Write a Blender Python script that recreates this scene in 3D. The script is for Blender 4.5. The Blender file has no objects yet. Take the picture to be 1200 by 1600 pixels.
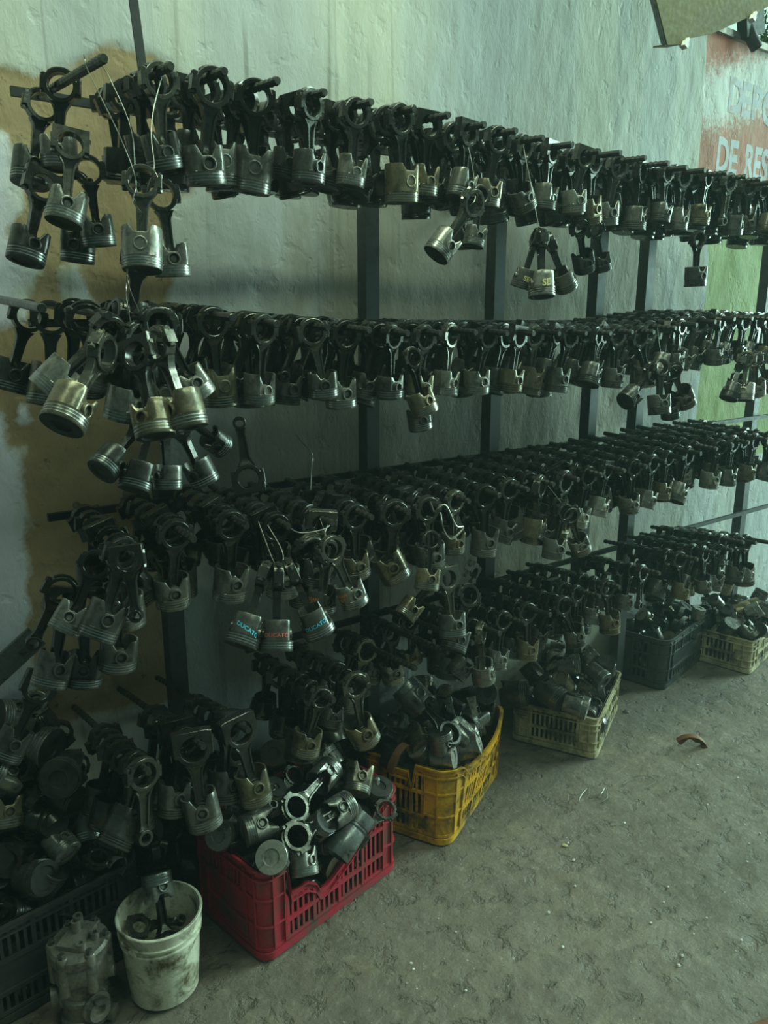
import bpy, bmesh, math, random
import numpy as np
from mathutils import Vector, Matrix, Euler

R_ = random.Random(11)
scene = bpy.context.scene
COL = scene.collection
PI = math.pi

# ------------------------------------------------------------------ camera, sky, lights, exposure
cam_d = bpy.data.cameras.new('camera')
cam = bpy.data.objects.new('camera', cam_d)
COL.objects.link(cam)
cam_d.sensor_fit = 'VERTICAL'
cam_d.sensor_height = 32.0
cam_d.lens = 32.0 * 1200.0 / 1600.0
cam_d.clip_start = 0.02
PITCH, YAW = math.radians(13.9), math.radians(53.0)
cam.location = (0, 0, 1.8)
cam.rotation_euler = (PI / 2 - PITCH, 0, YAW - PI / 2)
scene.camera = cam

world = bpy.data.worlds.new('world')
scene.world = world
world.use_nodes = True
bgn = world.node_tree.nodes['Background']
bgn.inputs[0].default_value = (0.50, 1.0, 0.90, 1)
bgn.inputs[1].default_value = 0.075


def area(name, loc, target, sx, sy, power, color):
    d = bpy.data.lights.new(name, 'AREA')
    d.shape = 'RECTANGLE'
    d.size, d.size_y = sx, sy
    d.energy = power
    d.color = color
    o = bpy.data.objects.new(name, d)
    COL.objects.link(o)
    o.location = loc
    o.rotation_euler = (Vector(target) - Vector(loc)).to_track_quat('-Z', 'Y').to_euler()
    return o


# daylight through the open end of the workshop (beyond the right edge of the frame), and overhead strips, the second an added fill
area('high_daylight_opening', (14.0, -2.6, 9.2), (1.6, 1.9, 1.2), 4.6, 3.2, 1150, (0.60, 1.0, 0.86))
area('daylight_doorway', (14.0, -0.9, 2.3), (1.6, 1.9, 1.3), 4.2, 5.4, 1350, (0.59, 1.0, 0.88))
area('unseen_overhead_strip', (1.3, 1.25, 3.95), (1.3, 1.60, 0.0), 3.4, 0.16, 64, (0.72, 1.0, 0.72))
area('unseen_overhead_strip', (2.4, -0.8, 3.95), (2.4, -0.5, 0.0), 3.4, 0.16, 46, (0.66, 1.0, 0.76))  # unseen fill added to brighten the floor and the fronts

vs = scene.view_settings
vs.view_transform = 'Standard'
vs.look = 'None'
vs.gamma = 1.0
vs.use_curve_mapping = False
vs.exposure = 0.12
scene.cycles.use_denoising = True
scene.cycles.max_bounces = 6


# ------------------------------------------------------------------ mesh helpers
class MB:
    def __init__(self):
        self.v, self.f, self.m = [], [], []

    def add(self, pts, faces, mi=0):
        b = len(self.v)
        self.v.extend([tuple(p) for p in pts])
        self.f.extend([tuple(i + b for i in fc) for fc in faces])
        self.m.extend([mi] * len(faces))

    def loft(self, rings, closed=True, cap0=False, cap1=False, mi=0, loop=False):
        n = len(rings[0])
        pts = [p for r in rings for p in r]
        fs = []
        k = len(rings)
        for a in range(k if loop else k - 1):
            b = (a + 1) % k
            for i in range(n if closed else n - 1):
                j = (i + 1) % n
                fs.append((a * n + i, a * n + j, b * n + j, b * n + i))
        if cap0:
            fs.append(tuple(range(n))[::-1])
        if cap1:
            fs.append(tuple(range((k - 1) * n, k * n)))
        self.add(pts, fs, mi)

    def box(self, c, s, rot=None, mi=0):
        x, y, z = s[0] / 2, s[1] / 2, s[2] / 2
        p = [Vector((a * x, b * y, d * z)) for a in (-1, 1) for b in (-1, 1) for d in (-1, 1)]
        if rot is not None:
            p = [rot @ q for q in p]
        p = [q + Vector(c) for q in p]
        self.add(p, [(0, 1, 3, 2), (4, 6, 7, 5), (0, 4, 5, 1), (2, 3, 7, 6), (0, 2, 6, 4), (1, 5, 7, 3)], mi)

    def lathe(self, prof, n=24, mat=None, mi=0, cap=True, jitter=None):
        rings = []
        for r, z in prof:
            ring = [Vector((r * math.cos(2 * PI * i / n), r * math.sin(2 * PI * i / n), z)) for i in range(n)]
            if mat is not None:
                ring = [mat @ q for q in ring]
            rings.append(ring)
        self.loft(rings, True, cap, cap, mi)

    def tube(self, path, r, n=6, mi=0, cap=True):
        path = [Vector(p) for p in path]
        rings = []
        up = Vector((0, 0, 1))
        for i, p in enumerate(path):
            d = (path[min(i + 1, len(path) - 1)] - path[max(i - 1, 0)]).normalized()
            a = d.cross(up)
            if a.length < 1e-3:
                a = d.cross(Vector((1, 0, 0)))
            a.normalize()
            b = d.cross(a).normalized()
            rr = r(i) if callable(r) else r
            rings.append([p + a * (rr * math.cos(2 * PI * k / n)) + b * (rr * math.sin(2 * PI * k / n)) for k in range(n)])
        self.loft(rings, True, cap, cap, mi)

    def merge(self, other, mat):
        self.add([mat @ Vector(p) for p in other.v], other.f, 0)
        self.m[-len(other.f):] = other.m

    def mesh(self, name, mats, smooth=35):
        me = bpy.data.meshes.new(name)
        me.from_pydata(self.v, [], self.f)
        bm = bmesh.new()
        bm.from_mesh(me)
        bmesh.ops.recalc_face_normals(bm, faces=bm.faces)
        bm.to_mesh(me)
        bm.free()
        me.polygons.foreach_set('material_index', self.m)
        for m in (mats if isinstance(mats, (list, tuple)) else [mats]):
            me.materials.append(m)
        if smooth:
            me.polygons.foreach_set('use_smooth', [True] * len(me.polygons))
            me.set_sharp_from_angle(angle=math.radians(smooth))
        me.update()
        return me


def link(name, me, parent=None, loc=(0, 0, 0), rot=(0, 0, 0), color=None, scale=None):
    o = bpy.data.objects.new(name, me)
    COL.objects.link(o)
    if parent is not None:
        o.parent = parent
    o.location = loc
    o.rotation_euler = rot
    if scale is not None:
        o.scale = (scale,) * 3
    if color is not None:
        o.color = (*color, 1)
    return o


def tag(o, label=None, cat=None, group=None, kind=None):
    if label:
        o['label'] = label
    if cat:
        o['category'] = cat
    if group:
        o['group'] = group
    if kind:
        o['kind'] = kind
    return o


def thing(name, label, cat, loc=(0, 0, 0), rot=(0, 0, 0), group=None):
    o = link(name, None, None, loc, rot)
    o.empty_display_size = 0.03
    return tag(o, label, cat, group)


ORD = ('first second third fourth fifth sixth seventh eighth ninth tenth eleventh twelfth thirteenth fourteenth fifteenth sixteenth '
       'seventeenth eighteenth nineteenth twentieth twenty-first twenty-second twenty-third twenty-fourth twenty-fifth twenty-sixth '
       'twenty-seventh twenty-eighth twenty-ninth thirtieth').split()


# ------------------------------------------------------------------ materials
def new_mat(name):
    m = bpy.data.materials.new(name)
    m.use_nodes = True
    nt = m.node_tree
    return m, nt, nt.nodes['Principled BSDF']


def N(nt, t, **kw):
    n = nt.nodes.new(t)
    for k, v in kw.items():
        setattr(n, k, v)
    return n


def ramp(nt, stops):
    r = N(nt, 'ShaderNodeValToRGB')
    e = r.color_ramp.elements
    e[0].position, e[0].color = stops[0][0], (*stops[0][1], 1)
    e[1].position, e[1].color = stops[-1][0], (*stops[-1][1], 1)
    for p, c in stops[1:-1]:
        x = e.new(p)
        x.color = (*c, 1)
    return r


def mix(nt, fac, a, b, mode='MIX'):
    n = N(nt, 'ShaderNodeMix', data_type='RGBA', blend_type=mode)
    for idx, val in ((0, fac), (6, a), (7, b)):
        if isinstance(val, bpy.types.NodeSocket):
            nt.links.new(val, n.inputs[idx])
        elif idx == 0:
            n.inputs[0].default_value = val
        else:
            n.inputs[idx].default_value = (*val, 1)
    return n.outputs[2]


def noise(nt, vec, scale, detail=4, rough=0.55, dist=0.0):
    n = N(nt, 'ShaderNodeTexNoise')
    n.inputs['Scale'].default_value = scale
    n.inputs['Detail'].default_value = detail
    n.inputs['Roughness'].default_value = rough
    n.inputs['Distortion'].default_value = dist
    if vec is not None:
        nt.links.new(vec, n.inputs['Vector'])
    return n.outputs['Fac']


def maprange(nt, val, a, b, c=0.0, d=1.0):
    n = N(nt, 'ShaderNodeMapRange')
    nt.links.new(val, n.inputs[0])
    for i, x in enumerate((a, b, c, d)):
        n.inputs[i + 1].default_value = x
    return n.outputs[0]


def math_(nt, op, a, b=None, clamp=False):
    n = N(nt, 'ShaderNodeMath', operation=op, use_clamp=clamp)
    for i, x in enumerate((a, b)):
        if x is None:
            continue
        if isinstance(x, bpy.types.NodeSocket):
            nt.links.new(x, n.inputs[i])
        else:
            n.inputs[i].default_value = x
    return n.outputs[0]


def bump(nt, h, bsdf, strength=0.3, dist=0.01):
    b = N(nt, 'ShaderNodeBump')
    b.inputs['Strength'].default_value = strength
    b.inputs['Distance'].default_value = dist
    nt.links.new(h, b.inputs['Height'])
    nt.links.new(b.outputs[0], bsdf.inputs['Normal'])
    return b


def obj_vec(nt):
    """object coordinates shifted by a per-object random amount, so copies do not show the same grime"""
    tc = N(nt, 'ShaderNodeTexCoord')
    oi = N(nt, 'ShaderNodeObjectInfo')
    va = N(nt, 'ShaderNodeVectorMath', operation='MULTIPLY')
    nt.links.new(oi.outputs['Random'], va.inputs[0])
    va.inputs[1].default_value = (7.1, 13.7, 5.3)
    ad = N(nt, 'ShaderNodeVectorMath', operation='ADD')
    nt.links.new(tc.outputs['Object'], ad.inputs[0])
    nt.links.new(va.outputs[0], ad.inputs[1])
    return ad.outputs[0], oi


def metal(name, r0=0.28, r1=0.6, grime=0.5, grime_col=(0.012, 0.010, 0.007), fixed=None, metallic=0.9):
    m, nt, b = new_mat(name)
    v, oi = obj_vec(nt)
    col = oi.outputs['Color']
    if fixed is not None:
        rgb = N(nt, 'ShaderNodeRGB')
        rgb.outputs[0].default_value = (*fixed, 1)
        col = rgb.outputs[0]
    g = maprange(nt, noise(nt, v, 22, 6, 0.65, 0.6), 0.58 - 0.25 * grime, 0.78 - 0.2 * grime)
    fine = noise(nt, v, 160, 3)
    col2 = mix(nt, maprange(nt, fine, 0.3, 0.7, 0, 0.35), col, (0.03, 0.026, 0.018))
    nt.links.new(mix(nt, g, col2, grime_col), b.inputs['Base Color'])
    nt.links.new(maprange(nt, g, 0, 1, metallic, 0.25), b.inputs['Metallic'])
    nt.links.new(maprange(nt, noise(nt, v, 45, 4), 0.25, 0.75, r0, r1), b.inputs['Roughness'])
    bump(nt, fine, b, 0.25, 0.0006)
    return m


M_STEEL = metal('oily_forged_steel', 0.15, 0.36, 0.45, metallic=0.8)
M_ALU = metal('used_piston_aluminium', 0.18, 0.44, 0.42, metallic=0.62)
M_RING = metal('ring_steel', 0.2, 0.42, 0.12, fixed=(0.46, 0.47, 0.46))
M_CAST = metal('grimy_cast_alloy', 0.4, 0.65, 0.4, fixed=(0.34, 0.30, 0.25), metallic=0.65)
M_RUST = metal('rusty_steel', 0.5, 0.75, 0.3, (0.05, 0.02, 0.01), fixed=(0.22, 0.085, 0.035), metallic=0.3)
M_POST = metal('rack_post_paint', 0.4, 0.6, 0.35, (0.02, 0.02, 0.02), fixed=(0.045, 0.045, 0.045), metallic=0.2)
M_RACK = metal('rack_steel', 0.45, 0.7, 0.3, (0.006, 0.006, 0.006), fixed=(0.026, 0.026, 0.026), metallic=0.4)
M_REBAR = metal('threaded_bar_steel', 0.24, 0.45, 0.3, fixed=(0.105, 0.10, 0.088), metallic=0.85)
M_WIRE = metal('tie_wire_steel', 0.3, 0.5, 0.2, fixed=(0.35, 0.33, 0.28), metallic=0.9)
M_PLANK = metal('dull_sheet_metal', 0.5, 0.7, 0.2, fixed=(0.16, 0.17, 0.16), metallic=0.4)

M_SOOT, nt, b = new_mat('carbon_soot')
v, oi = obj_vec(nt)
r = ramp(nt, [(0.35, (0.010, 0.009, 0.008)), (0.75, (0.06, 0.052, 0.04))])
nt.links.new(noise(nt, v, 40), r.inputs[0])
nt.links.new(r.outputs[0], b.inputs['Base Color'])
b.inputs['Roughness'].default_value = 0.6
b.inputs['Metallic'].default_value = 0.2


M_CROWN = metal('wiped_piston_crown', 0.35, 0.6, 0.25, (0.06, 0.05, 0.035), metallic=0.3)


def plastic(name, col, dirt=(0.05, 0.035, 0.025), amount=0.45, rough=0.42, scale=9):
    m, nt, b = new_mat(name)
    tc = N(nt, 'ShaderNodeTexCoord')
    v = tc.outputs['Object']
    n1 = maprange(nt, noise(nt, v, scale, 8, 0.68, 0.4), 0.62 - 0.36 * amount, 0.80 - 0.36 * amount)
    n2 = noise(nt, v, scale * 12, 4, 0.6)
    c = mix(nt, maprange(nt, n2, 0.35, 0.75, 0, 0.5), col, tuple(x * 0.55 for x in col))
    nt.links.new(mix(nt, n1, c, dirt), b.inputs['Base Color'])
    nt.links.new(maprange(nt, n2, 0.3, 0.7, rough - 0.08, rough + 0.18), b.inputs['Roughness'])
    bump(nt, n2, b, 0.15, 0.001)
    return m


M_RED = plastic('red_crate_plastic', (0.50, 0.024, 0.050), (0.14, 0.065, 0.055), 0.42)
M_YEL = plastic('yellow_crate_plastic', (0.84, 0.42, 0.020), (0.11, 0.08, 0.03), 0.50)
M_WHT = plastic('off_white_crate_plastic', (0.62, 0.52, 0.31), (0.13, 0.10, 0.06), 0.50)
M_BLK = plastic('black_crate_plastic', (0.055, 0.056, 0.058), (0.10, 0.09, 0.075), 0.38, 0.30)
M_BUCK = plastic('stained_white_plastic', (0.80, 0.74, 0.58), (0.10, 0.07, 0.028), 0.42, 0.45, 13)
M_HOOD = plastic('olive_painted_sheet', (0.135, 0.105, 0.028), (0.09, 0.065, 0.02), 0.4, 0.7, 5)
M_CLIP = plastic('white_clip_plastic', (0.8, 0.78, 0.7), (0.3, 0.25, 0.2), 0.1)
M_LEAF = plastic('moss_green_leaf', (0.10, 0.22, 0.04), (0.05, 0.10, 0.02), 0.4, 0.6, 20)
M_WHITEMARK = plastic('yellow_paint_marker', (0.75, 0.62, 0.25), (0.3, 0.25, 0.1), 0.2)
M_BLUEMARK = plastic('blue_paint_marker', (0.10, 0.60, 0.85), (0.1, 0.3, 0.4), 0.15)
M_REDMARK = plastic('red_paint_marker', (0.50, 0.10, 0.06), (0.25, 0.06, 0.04), 0.15)
M_ORMARK = plastic('orange_paint_marker', (0.85, 0.28, 0.04), (0.4, 0.15, 0.03), 0.15)

# ---- wall: paint patches are carried by attributes on the wall mesh, their ragged edges by noise
M_WALL, nt, b = new_mat('painted_rough_plaster')
geo = N(nt, 'ShaderNodeNewGeometry')
P = geo.outputs['Position']


def stretched(nt, P, s):
    n = N(nt, 'ShaderNodeVectorMath', operation='MULTIPLY')
    nt.links.new(P, n.inputs[0])
    n.inputs[1].default_value = s
    return n.outputs[0]


def attr(nt, name):
    a = N(nt, 'ShaderNodeAttribute', attribute_name=name)
    return a.outputs['Fac']


edge = maprange(nt, noise(nt, P, 9, 8, 0.65), 0.2, 0.8, -0.035, 0.035)
edge_fine = maprange(nt, noise(nt, P, 42, 6, 0.75), 0.2, 0.8, -0.10, 0.10)


def mask(name, soft=0.012, e=None):
    return maprange(nt, math_(nt, 'ADD', attr(nt, name), e if e is not None else edge), -soft, soft)


streak = noise(nt, stretched(nt, P, (9, 1, 0.5)), 1.0, 6, 0.6)
streak2 = noise(nt, stretched(nt, P, (26, 1, 0.9)), 1.0, 5, 0.6)
band = noise(nt, stretched(nt, P, (2.3, 1, 0.25)), 1.0, 2, 0.5)
base = mix(nt, maprange(nt, band, 0.42, 0.62), (0.47, 0.47, 0.47), (0.585, 0.555, 0.45))
base = mix(nt, maprange(nt, streak, 0.45, 0.75, 0, 0.45), base, (0.30, 0.29, 0.27))
base = mix(nt, maprange(nt, streak2, 0.60, 0.72, 0, 0.55), base, (0.26, 0.25, 0.22))
base = mix(nt, maprange(nt, noise(nt, P, 2.2, 5), 0.55, 0.8, 0, 0.5), base, (0.40, 0.37, 0.28))
dark_brown = math_(nt, 'MULTIPLY', mask('dark_brown', 0.10, maprange(nt, noise(nt, stretched(nt, P, (3, 1, 1.2)), 1.0, 6, 0.6), 0.3, 0.7, -0.22, 0.22)), 0.72)
base = mix(nt, dark_brown, base, (0.215, 0.175, 0.115))
drip = math_(nt, 'MULTIPLY', maprange(nt, noise(nt, stretched(nt, P, (34, 1, 0.5)), 1.0, 3, 0.5), 0.60, 0.66), maprange(nt, noise(nt, P, 1.7, 2), 0.45, 0.6, 0, 0.6))
base = mix(nt, drip, base, (0.13, 0.115, 0.085))
base = mix(nt, mask('cyan', 0.04), base, (0.72, 0.68, 0.74))
brown = mix(nt, maprange(nt, noise(nt, P, 5, 7, 0.65), 0.3, 0.7), (0.40, 0.275, 0.135), (0.25, 0.165, 0.085))
brown = mix(nt, maprange(nt, noise(nt, P, 30, 5, 0.7), 0.62, 0.72), brown, (0.07, 0.045, 0.025))
base = mix(nt, mask('brown'), base, brown)
red = mix(nt, maprange(nt, noise(nt, stretched(nt, P, (14, 1, 4)), 1.0, 5), 0.35, 0.75), (0.48, 0.145, 0.085), (0.42, 0.20, 0.12))
base = mix(nt, mask('red', 0.003, maprange(nt, noise(nt, P, 9), 0.2, 0.8, -0.004, 0.004)), base, red)
base = mix(nt, math_(nt, 'MULTIPLY', mask('white', 0.05, edge_fine), mask('red', 0.003)), base, (0.66, 0.62, 0.58))
green = mix(nt, maprange(nt, noise(nt, P, 7, 6), 0.35, 0.7), (0.21, 0.27, 0.060), (0.30, 0.33, 0.13))
base = mix(nt, mask('green', 0.006, maprange(nt, noise(nt, P, 14), 0.2, 0.8, -0.01, 0.01)), base, green)
nt.links.new(base, b.inputs['Base Color'])
b.inputs['Roughness'].default_value = 0.72
hh = math_(nt, 'ADD', math_(nt, 'MULTIPLY', noise(nt, stretched(nt, P, (24, 1, 13)), 1.0, 9, 0.66, 0.3), 1.0),
           math_(nt, 'MULTIPLY', maprange(nt, noise(nt, stretched(nt, P, (16, 1, 16)), 1.0, 3, 0.5), 0.60, 0.72), -0.35))
bump(nt, hh, b, 0.6, 0.010)

# ---- floor
M_FLOOR, nt, b = new_mat('worn_oily_concrete')
geo = N(nt, 'ShaderNodeNewGeometry')
P = geo.outputs['Position']
n1 = noise(nt, P, 1.3, 6, 0.6)
n2 = noise(nt, P, 9, 8, 0.65, 0.3)
n3 = noise(nt, P, 60, 5, 0.6)
n4 = noise(nt, P, 26, 7, 0.7)
c = mix(nt, maprange(nt, n1, 0.35, 0.65), (0.145, 0.113, 0.086), (0.215, 0.168, 0.126))
c = mix(nt, maprange(nt, n2, 0.48, 0.66, 0, 0.7), c, (0.115, 0.090, 0.070))
c = mix(nt, maprange(nt, n4, 0.54, 0.66, 0, 0.55), c, (0.095, 0.075, 0.058))
c = mix(nt, maprange(nt, n4, 0.44, 0.34, 0, 0.35), c, (0.36, 0.30, 0.23))
c = mix(nt, maprange(nt, noise(nt, P, 3.1, 5, 0.6, 0.8), 0.60, 0.72, 0, 0.4), c, (0.32, 0.24, 0.13))
c = mix(nt, maprange(nt, noise(nt, P, 120, 2), 0.70, 0.76, 0, 0.7), c, (0.50, 0.47, 0.40))
nt.links.new(c, b.inputs['Base Color'])
nt.links.new(maprange(nt, n2, 0.3, 0.7, 0.45, 0.75), b.inputs['Roughness'])
hh = math_(nt, 'ADD', math_(nt, 'MULTIPLY', noise(nt, P, 20, 10, 0.68, 0.15), 0.8),
           math_(nt, 'MULTIPLY', maprange(nt, noise(nt, P, 13, 6, 0.62, 0.3), 0.56, 0.66), -0.55))
hh = math_(nt, 'ADD', hh, math_(nt, 'MULTIPLY', n3, 0.22))
bump(nt, hh, b, 0.95, 0.014)

M_LETTER, nt, b = new_mat('faded_sign_paint')
geo = N(nt, 'ShaderNodeNewGeometry')
P = geo.outputs['Position']
c = mix(nt, maprange(nt, noise(nt, P, 26, 6, 0.7), 0.50, 0.66, 0, 0.8), (0.50, 0.50, 0.55), (0.46, 0.25, 0.17))
nt.links.new(c, b.inputs['Base Color'])
b.inputs['Roughness'].default_value = 0.7

M_PLAIN, nt, b = new_mat('far_pale_render')
b.inputs['Base Color'].default_value = (0.55, 0.55, 0.52, 1)
b.inputs['Roughness'].default_value = 0.9

# ------------------------------------------------------------------ setting
WY = 2.30
WALL_TOP = 3.128
XS = 3.62            # where the painted sign begins

BROWN = [(0.433,2.416),(0.612,2.429),(0.713,2.473),(0.766,2.508),(0.828,2.536),(0.908,2.535),(0.981,2.512),(1.034,2.438),(1.017,2.176),(0.944,2.116),(0.923,1.899),(0.889,1.419),(0.853,1.260),(0.894,0.774),(0.879,0.545),(0.428,0.626),(0.430,0.813),(0.421,0.897),(0.452,1.029),(0.455,1.145),(0.461,1.314),(0.480,1.458),(0.438,1.459),(0.434,1.568),(0.334,1.575),(0.357,1.773),(0.451,1.792),(0.519,1.805),(0.516,1.872),(0.562,1.940),(0.520,1.995),(0.494,2.017),(0.537,2.084),(0.541,2.225),(0.527,2.276),(0.416,2.276)]
HOLES = [[(0.629,1.942),(0.661,1.960),(0.680,1.901),(0.707,1.850),(0.633,1.843),(0.621,1.891)], [(0.478,1.556),(0.486,1.568),(0.491,1.538),(0.476,1.534)]]
CYAN = [(-2,2.20),(0.359,2.261),(0.527,2.276),(0.537,2.084),(0.505,2.002),(0.562,1.940),(0.516,1.872),(0.519,1.805),(0.70,1.88),(0.70,1.80),(0.480,1.458),(0.452,1.029),(0.421,0.897),(0.426,0.66),(-2,0.66)]
RED = [(3.609,3.3),(3.633,2.899),(3.656,2.492),(3.640,2.30),(9,2.20),(9,3.6)]
WHITE = [(3.5,2.95),(3.635,2.948),(3.783,2.993),(3.949,3.042),(4.058,3.102),(4.427,3.197),(4.497,2.932),(4.117,2.836),(3.941,2.790),(3.832,2.745),(3.5,2.681)]
GREEN = [(3.773,2.23),(3.807,2.127),(3.824,1.907),(3.828,1.613),(3.849,1.324),(3.857,1.05),(9,0.9),(9,2.23)]


DARK_BROWN = [(1.45, 2.30), (3.25, 2.30), (3.35, 1.45), (3.2, 1.0), (3.6, 0.5), (0.9, 0.5), (1.0, 1.4), (1.35, 1.75)]   # ragged darker brown tint on the wall behind the hanging rows


def sdf(X, Z, poly):
    """signed distance to a polygon, positive inside"""
    d = np.full(X.shape, 1e9)
    ins = np.zeros(X.shape, bool)
    n = len(poly)
    for i in range(n):
        (x1, z1), (x2, z2) = poly[i], poly[(i + 1) % n]
        ex, ez = x2 - x1, z2 - z1
        t = np.clip(((X - x1) * ex + (Z - z1) * ez) / (ex * ex + ez * ez + 1e-12), 0, 1)
        d = np.minimum(d, np.hypot(X - x1 - t * ex, Z - z1 - t * ez))
        if z1 != z2:
            cr = ((z1 > Z) != (z2 > Z)) & (X < (x2 - x1) * (Z - z1) / (z2 - z1) + x1)
            ins ^= cr
    return np.where(ins, d, -d)


def lumps(X, Z, seed, scale, amp):
    rs = np.random.RandomState(seed)
    h = np.zeros(X.shape)
    for k in range(24):
        a = rs.rand() * 2 * PI
        f = scale * (0.5 + 1.5 * rs.rand())
        h += np.sin((math.cos(a) * X * 1.3 + math.sin(a) * Z * 0.8) * f + rs.rand() * 7)
    return h * amp / 24 ** 0.5


def wall_sheet(name, label, x0, x1, z0, z1, step):
    nx, nz = int((x1 - x0) / step) + 1, int((z1 - z0) / step) + 1
    xs, zs = np.linspace(x0, x1, nx), np.linspace(z0, z1, nz)
    X, Z = np.meshgrid(xs, zs)
    br = sdf(X, Z, BROWN)
    for h in HOLES:
        br = np.minimum(br, -sdf(X, Z, h))
    Y = WY + lumps(X, Z, 3, 9, 0.003) + lumps(X, Z, 5, 30, 0.0012) + 0.006 * np.clip(br / 0.02 + 0.5, 0, 1)
    co = np.stack([X, Y, Z], -1).reshape(-1, 3)
    idx = np.arange(nx * nz).reshape(nz, nx)
    fc = np.stack([idx[:-1, :-1], idx[:-1, 1:], idx[1:, 1:], idx[1:, :-1]], -1).reshape(-1, 4)
    me = bpy.data.meshes.new(name)
    me.from_pydata(co.tolist(), [], fc.tolist())
    for nm, arr in (('brown', br), ('cyan', sdf(X, Z, CYAN)), ('red', sdf(X, Z, RED)), ('white', sdf(X, Z, WHITE)), ('green', sdf(X, Z, GREEN)), ('dark_brown', sdf(X, Z, DARK_BROWN))):
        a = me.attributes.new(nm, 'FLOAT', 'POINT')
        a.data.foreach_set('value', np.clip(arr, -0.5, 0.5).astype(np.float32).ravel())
    me.polygons.foreach_set('use_smooth', [True] * len(me.polygons))
    me.materials.append(M_WALL)
    return tag(link(name, me), label, kind='structure')


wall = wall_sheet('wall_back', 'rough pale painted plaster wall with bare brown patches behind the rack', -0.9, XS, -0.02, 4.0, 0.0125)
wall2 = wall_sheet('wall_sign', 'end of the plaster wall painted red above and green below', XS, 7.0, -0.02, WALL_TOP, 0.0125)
# ledge that caps the lower sign wall
mb = MB()
mb.box((5.3, WY + 0.06, WALL_TOP + 0.012), (3.36, 0.16, 0.03))
tag(link('trim_1', mb.mesh('ledge', M_CAST)), 'weathered ledge along the top of the red wall', kind='structure')
mb = MB()
mb.box((7.0, 4.6, 3.0), (9.0, 0.1, 6.0))
tag(link('wall_far', mb.mesh('far', M_PLAIN)), 'pale wall beyond the red wall', kind='structure')


def floor_sheet():
    xs, ys = np.arange(-1.2, 6.6, 0.022), np.arange(-0.9, 2.42, 0.022)
    X, Y = np.meshgrid(xs, ys)
    Z = lumps(X, Y, 8, 7, 0.0025) + lumps(X, Y, 9, 24, 0.0016) + lumps(X, Y, 12, 60, 0.0008)
    rs = np.random.RandomState(4)
    for k in range(150):                                   # shallow chips and scuffs in the slab
        cx, cy = rs.uniform(1.2, 5), rs.uniform(-0.2, 1.7)
        a, s = rs.rand() * PI, rs.uniform(0.012, 0.04)
        u = (X - cx) * math.cos(a) + (Y - cy) * math.sin(a)
        w = -(X - cx) * math.sin(a) + (Y - cy) * math.cos(a)
        Z -= 0.007 * np.exp(-(u / (2 * s)) ** 2 - (w / s) ** 2)
    Z -= Z.max()
    co = np.stack([X, Y, Z], -1).reshape(-1, 3)
    idx = np.arange(X.size).reshape(X.shape)
    fc = np.stack([idx[:-1, :-1], idx[:-1, 1:], idx[1:, 1:], idx[1:, :-1]], -1).reshape(-1, 4)
    me = bpy.data.meshes.new('floor')
    me.from_pydata(co.tolist(), [], fc.tolist())
    me.polygons.foreach_set('use_smooth', [True] * len(me.polygons))
    me.materials.append(M_FLOOR)
    return tag(link('floor', me), 'worn grey concrete floor with chips and oil stains', kind='structure')


floor_sheet()


# ---- lettering
def text_mesh(s, size, thick=0.0, bold=0.0):
    cu = bpy.data.curves.new('t', 'FONT')
    cu.body = s
    cu.size = size
    cu.resolution_u = 3
    cu.extrude = thick
    cu.offset = bold
    o = bpy.data.objects.new('t', cu)
    COL.objects.link(o)
    bpy.context.view_layer.update()
    me = bpy.data.meshes.new_from_object(o.evaluated_get(bpy.context.evaluated_depsgraph_get()))
    bpy.data.objects.remove(o)
    me.name = 'lettering'
    return me


def wall_text(s, x, z, h, wx):
    me = text_mesh(s, 1.0, 0.002, 0.035)
    co = np.empty(len(me.vertices) * 3)
    me.vertices.foreach_get('co', co)
    co = co.reshape(-1, 3)
    hh = co[:, 1].max()
    co2 = np.stack([x + (co[:, 0] - co[:, 0].min()) / hh * h * wx, np.where(co[:, 2] > 0, -0.0012, 0.002), z + co[:, 1] / hh * h], -1)
    co2[:, 1] += WY + lumps(co2[:, 0], co2[:, 2], 3, 9, 0.003) + lumps(co2[:, 0], co2[:, 2], 5, 30, 0.0012)
    me.vertices.foreach_set('co', co2.ravel())
    me.materials.clear()
    me.materials.append(M_LETTER)
    return me


sign = thing('wall_lettering', 'faded pale blue block letters painted on the red wall', 'sign', (3.8, WY, 2.52))
for s, x, z, h, wx in (('D', 3.860, 2.815, 0.155, 0.85), ('E', 3.985, 2.813, 0.155, 0.85), ('P', 4.085, 2.812, 0.155, 0.85), ('O', 4.185, 2.805, 0.16, 0.85),
                       ('DE', 3.795, 2.528, 0.162, 0.72), ('RES', 4.065, 2.528, 0.162, 0.72)):
    me = wall_text(s, x, z, h, wx)
    me.transform(Matrix.Translation((-3.8, -WY, -2.52)))
    link('lettering', me, sign)

# ------------------------------------------------------------------ piston and rod meshes
def smooth01(x, a, b):
    t = min(1.0, max(0.0, (x - a) / (b - a)))
    return t * t * (3 - 2 * t)


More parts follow.
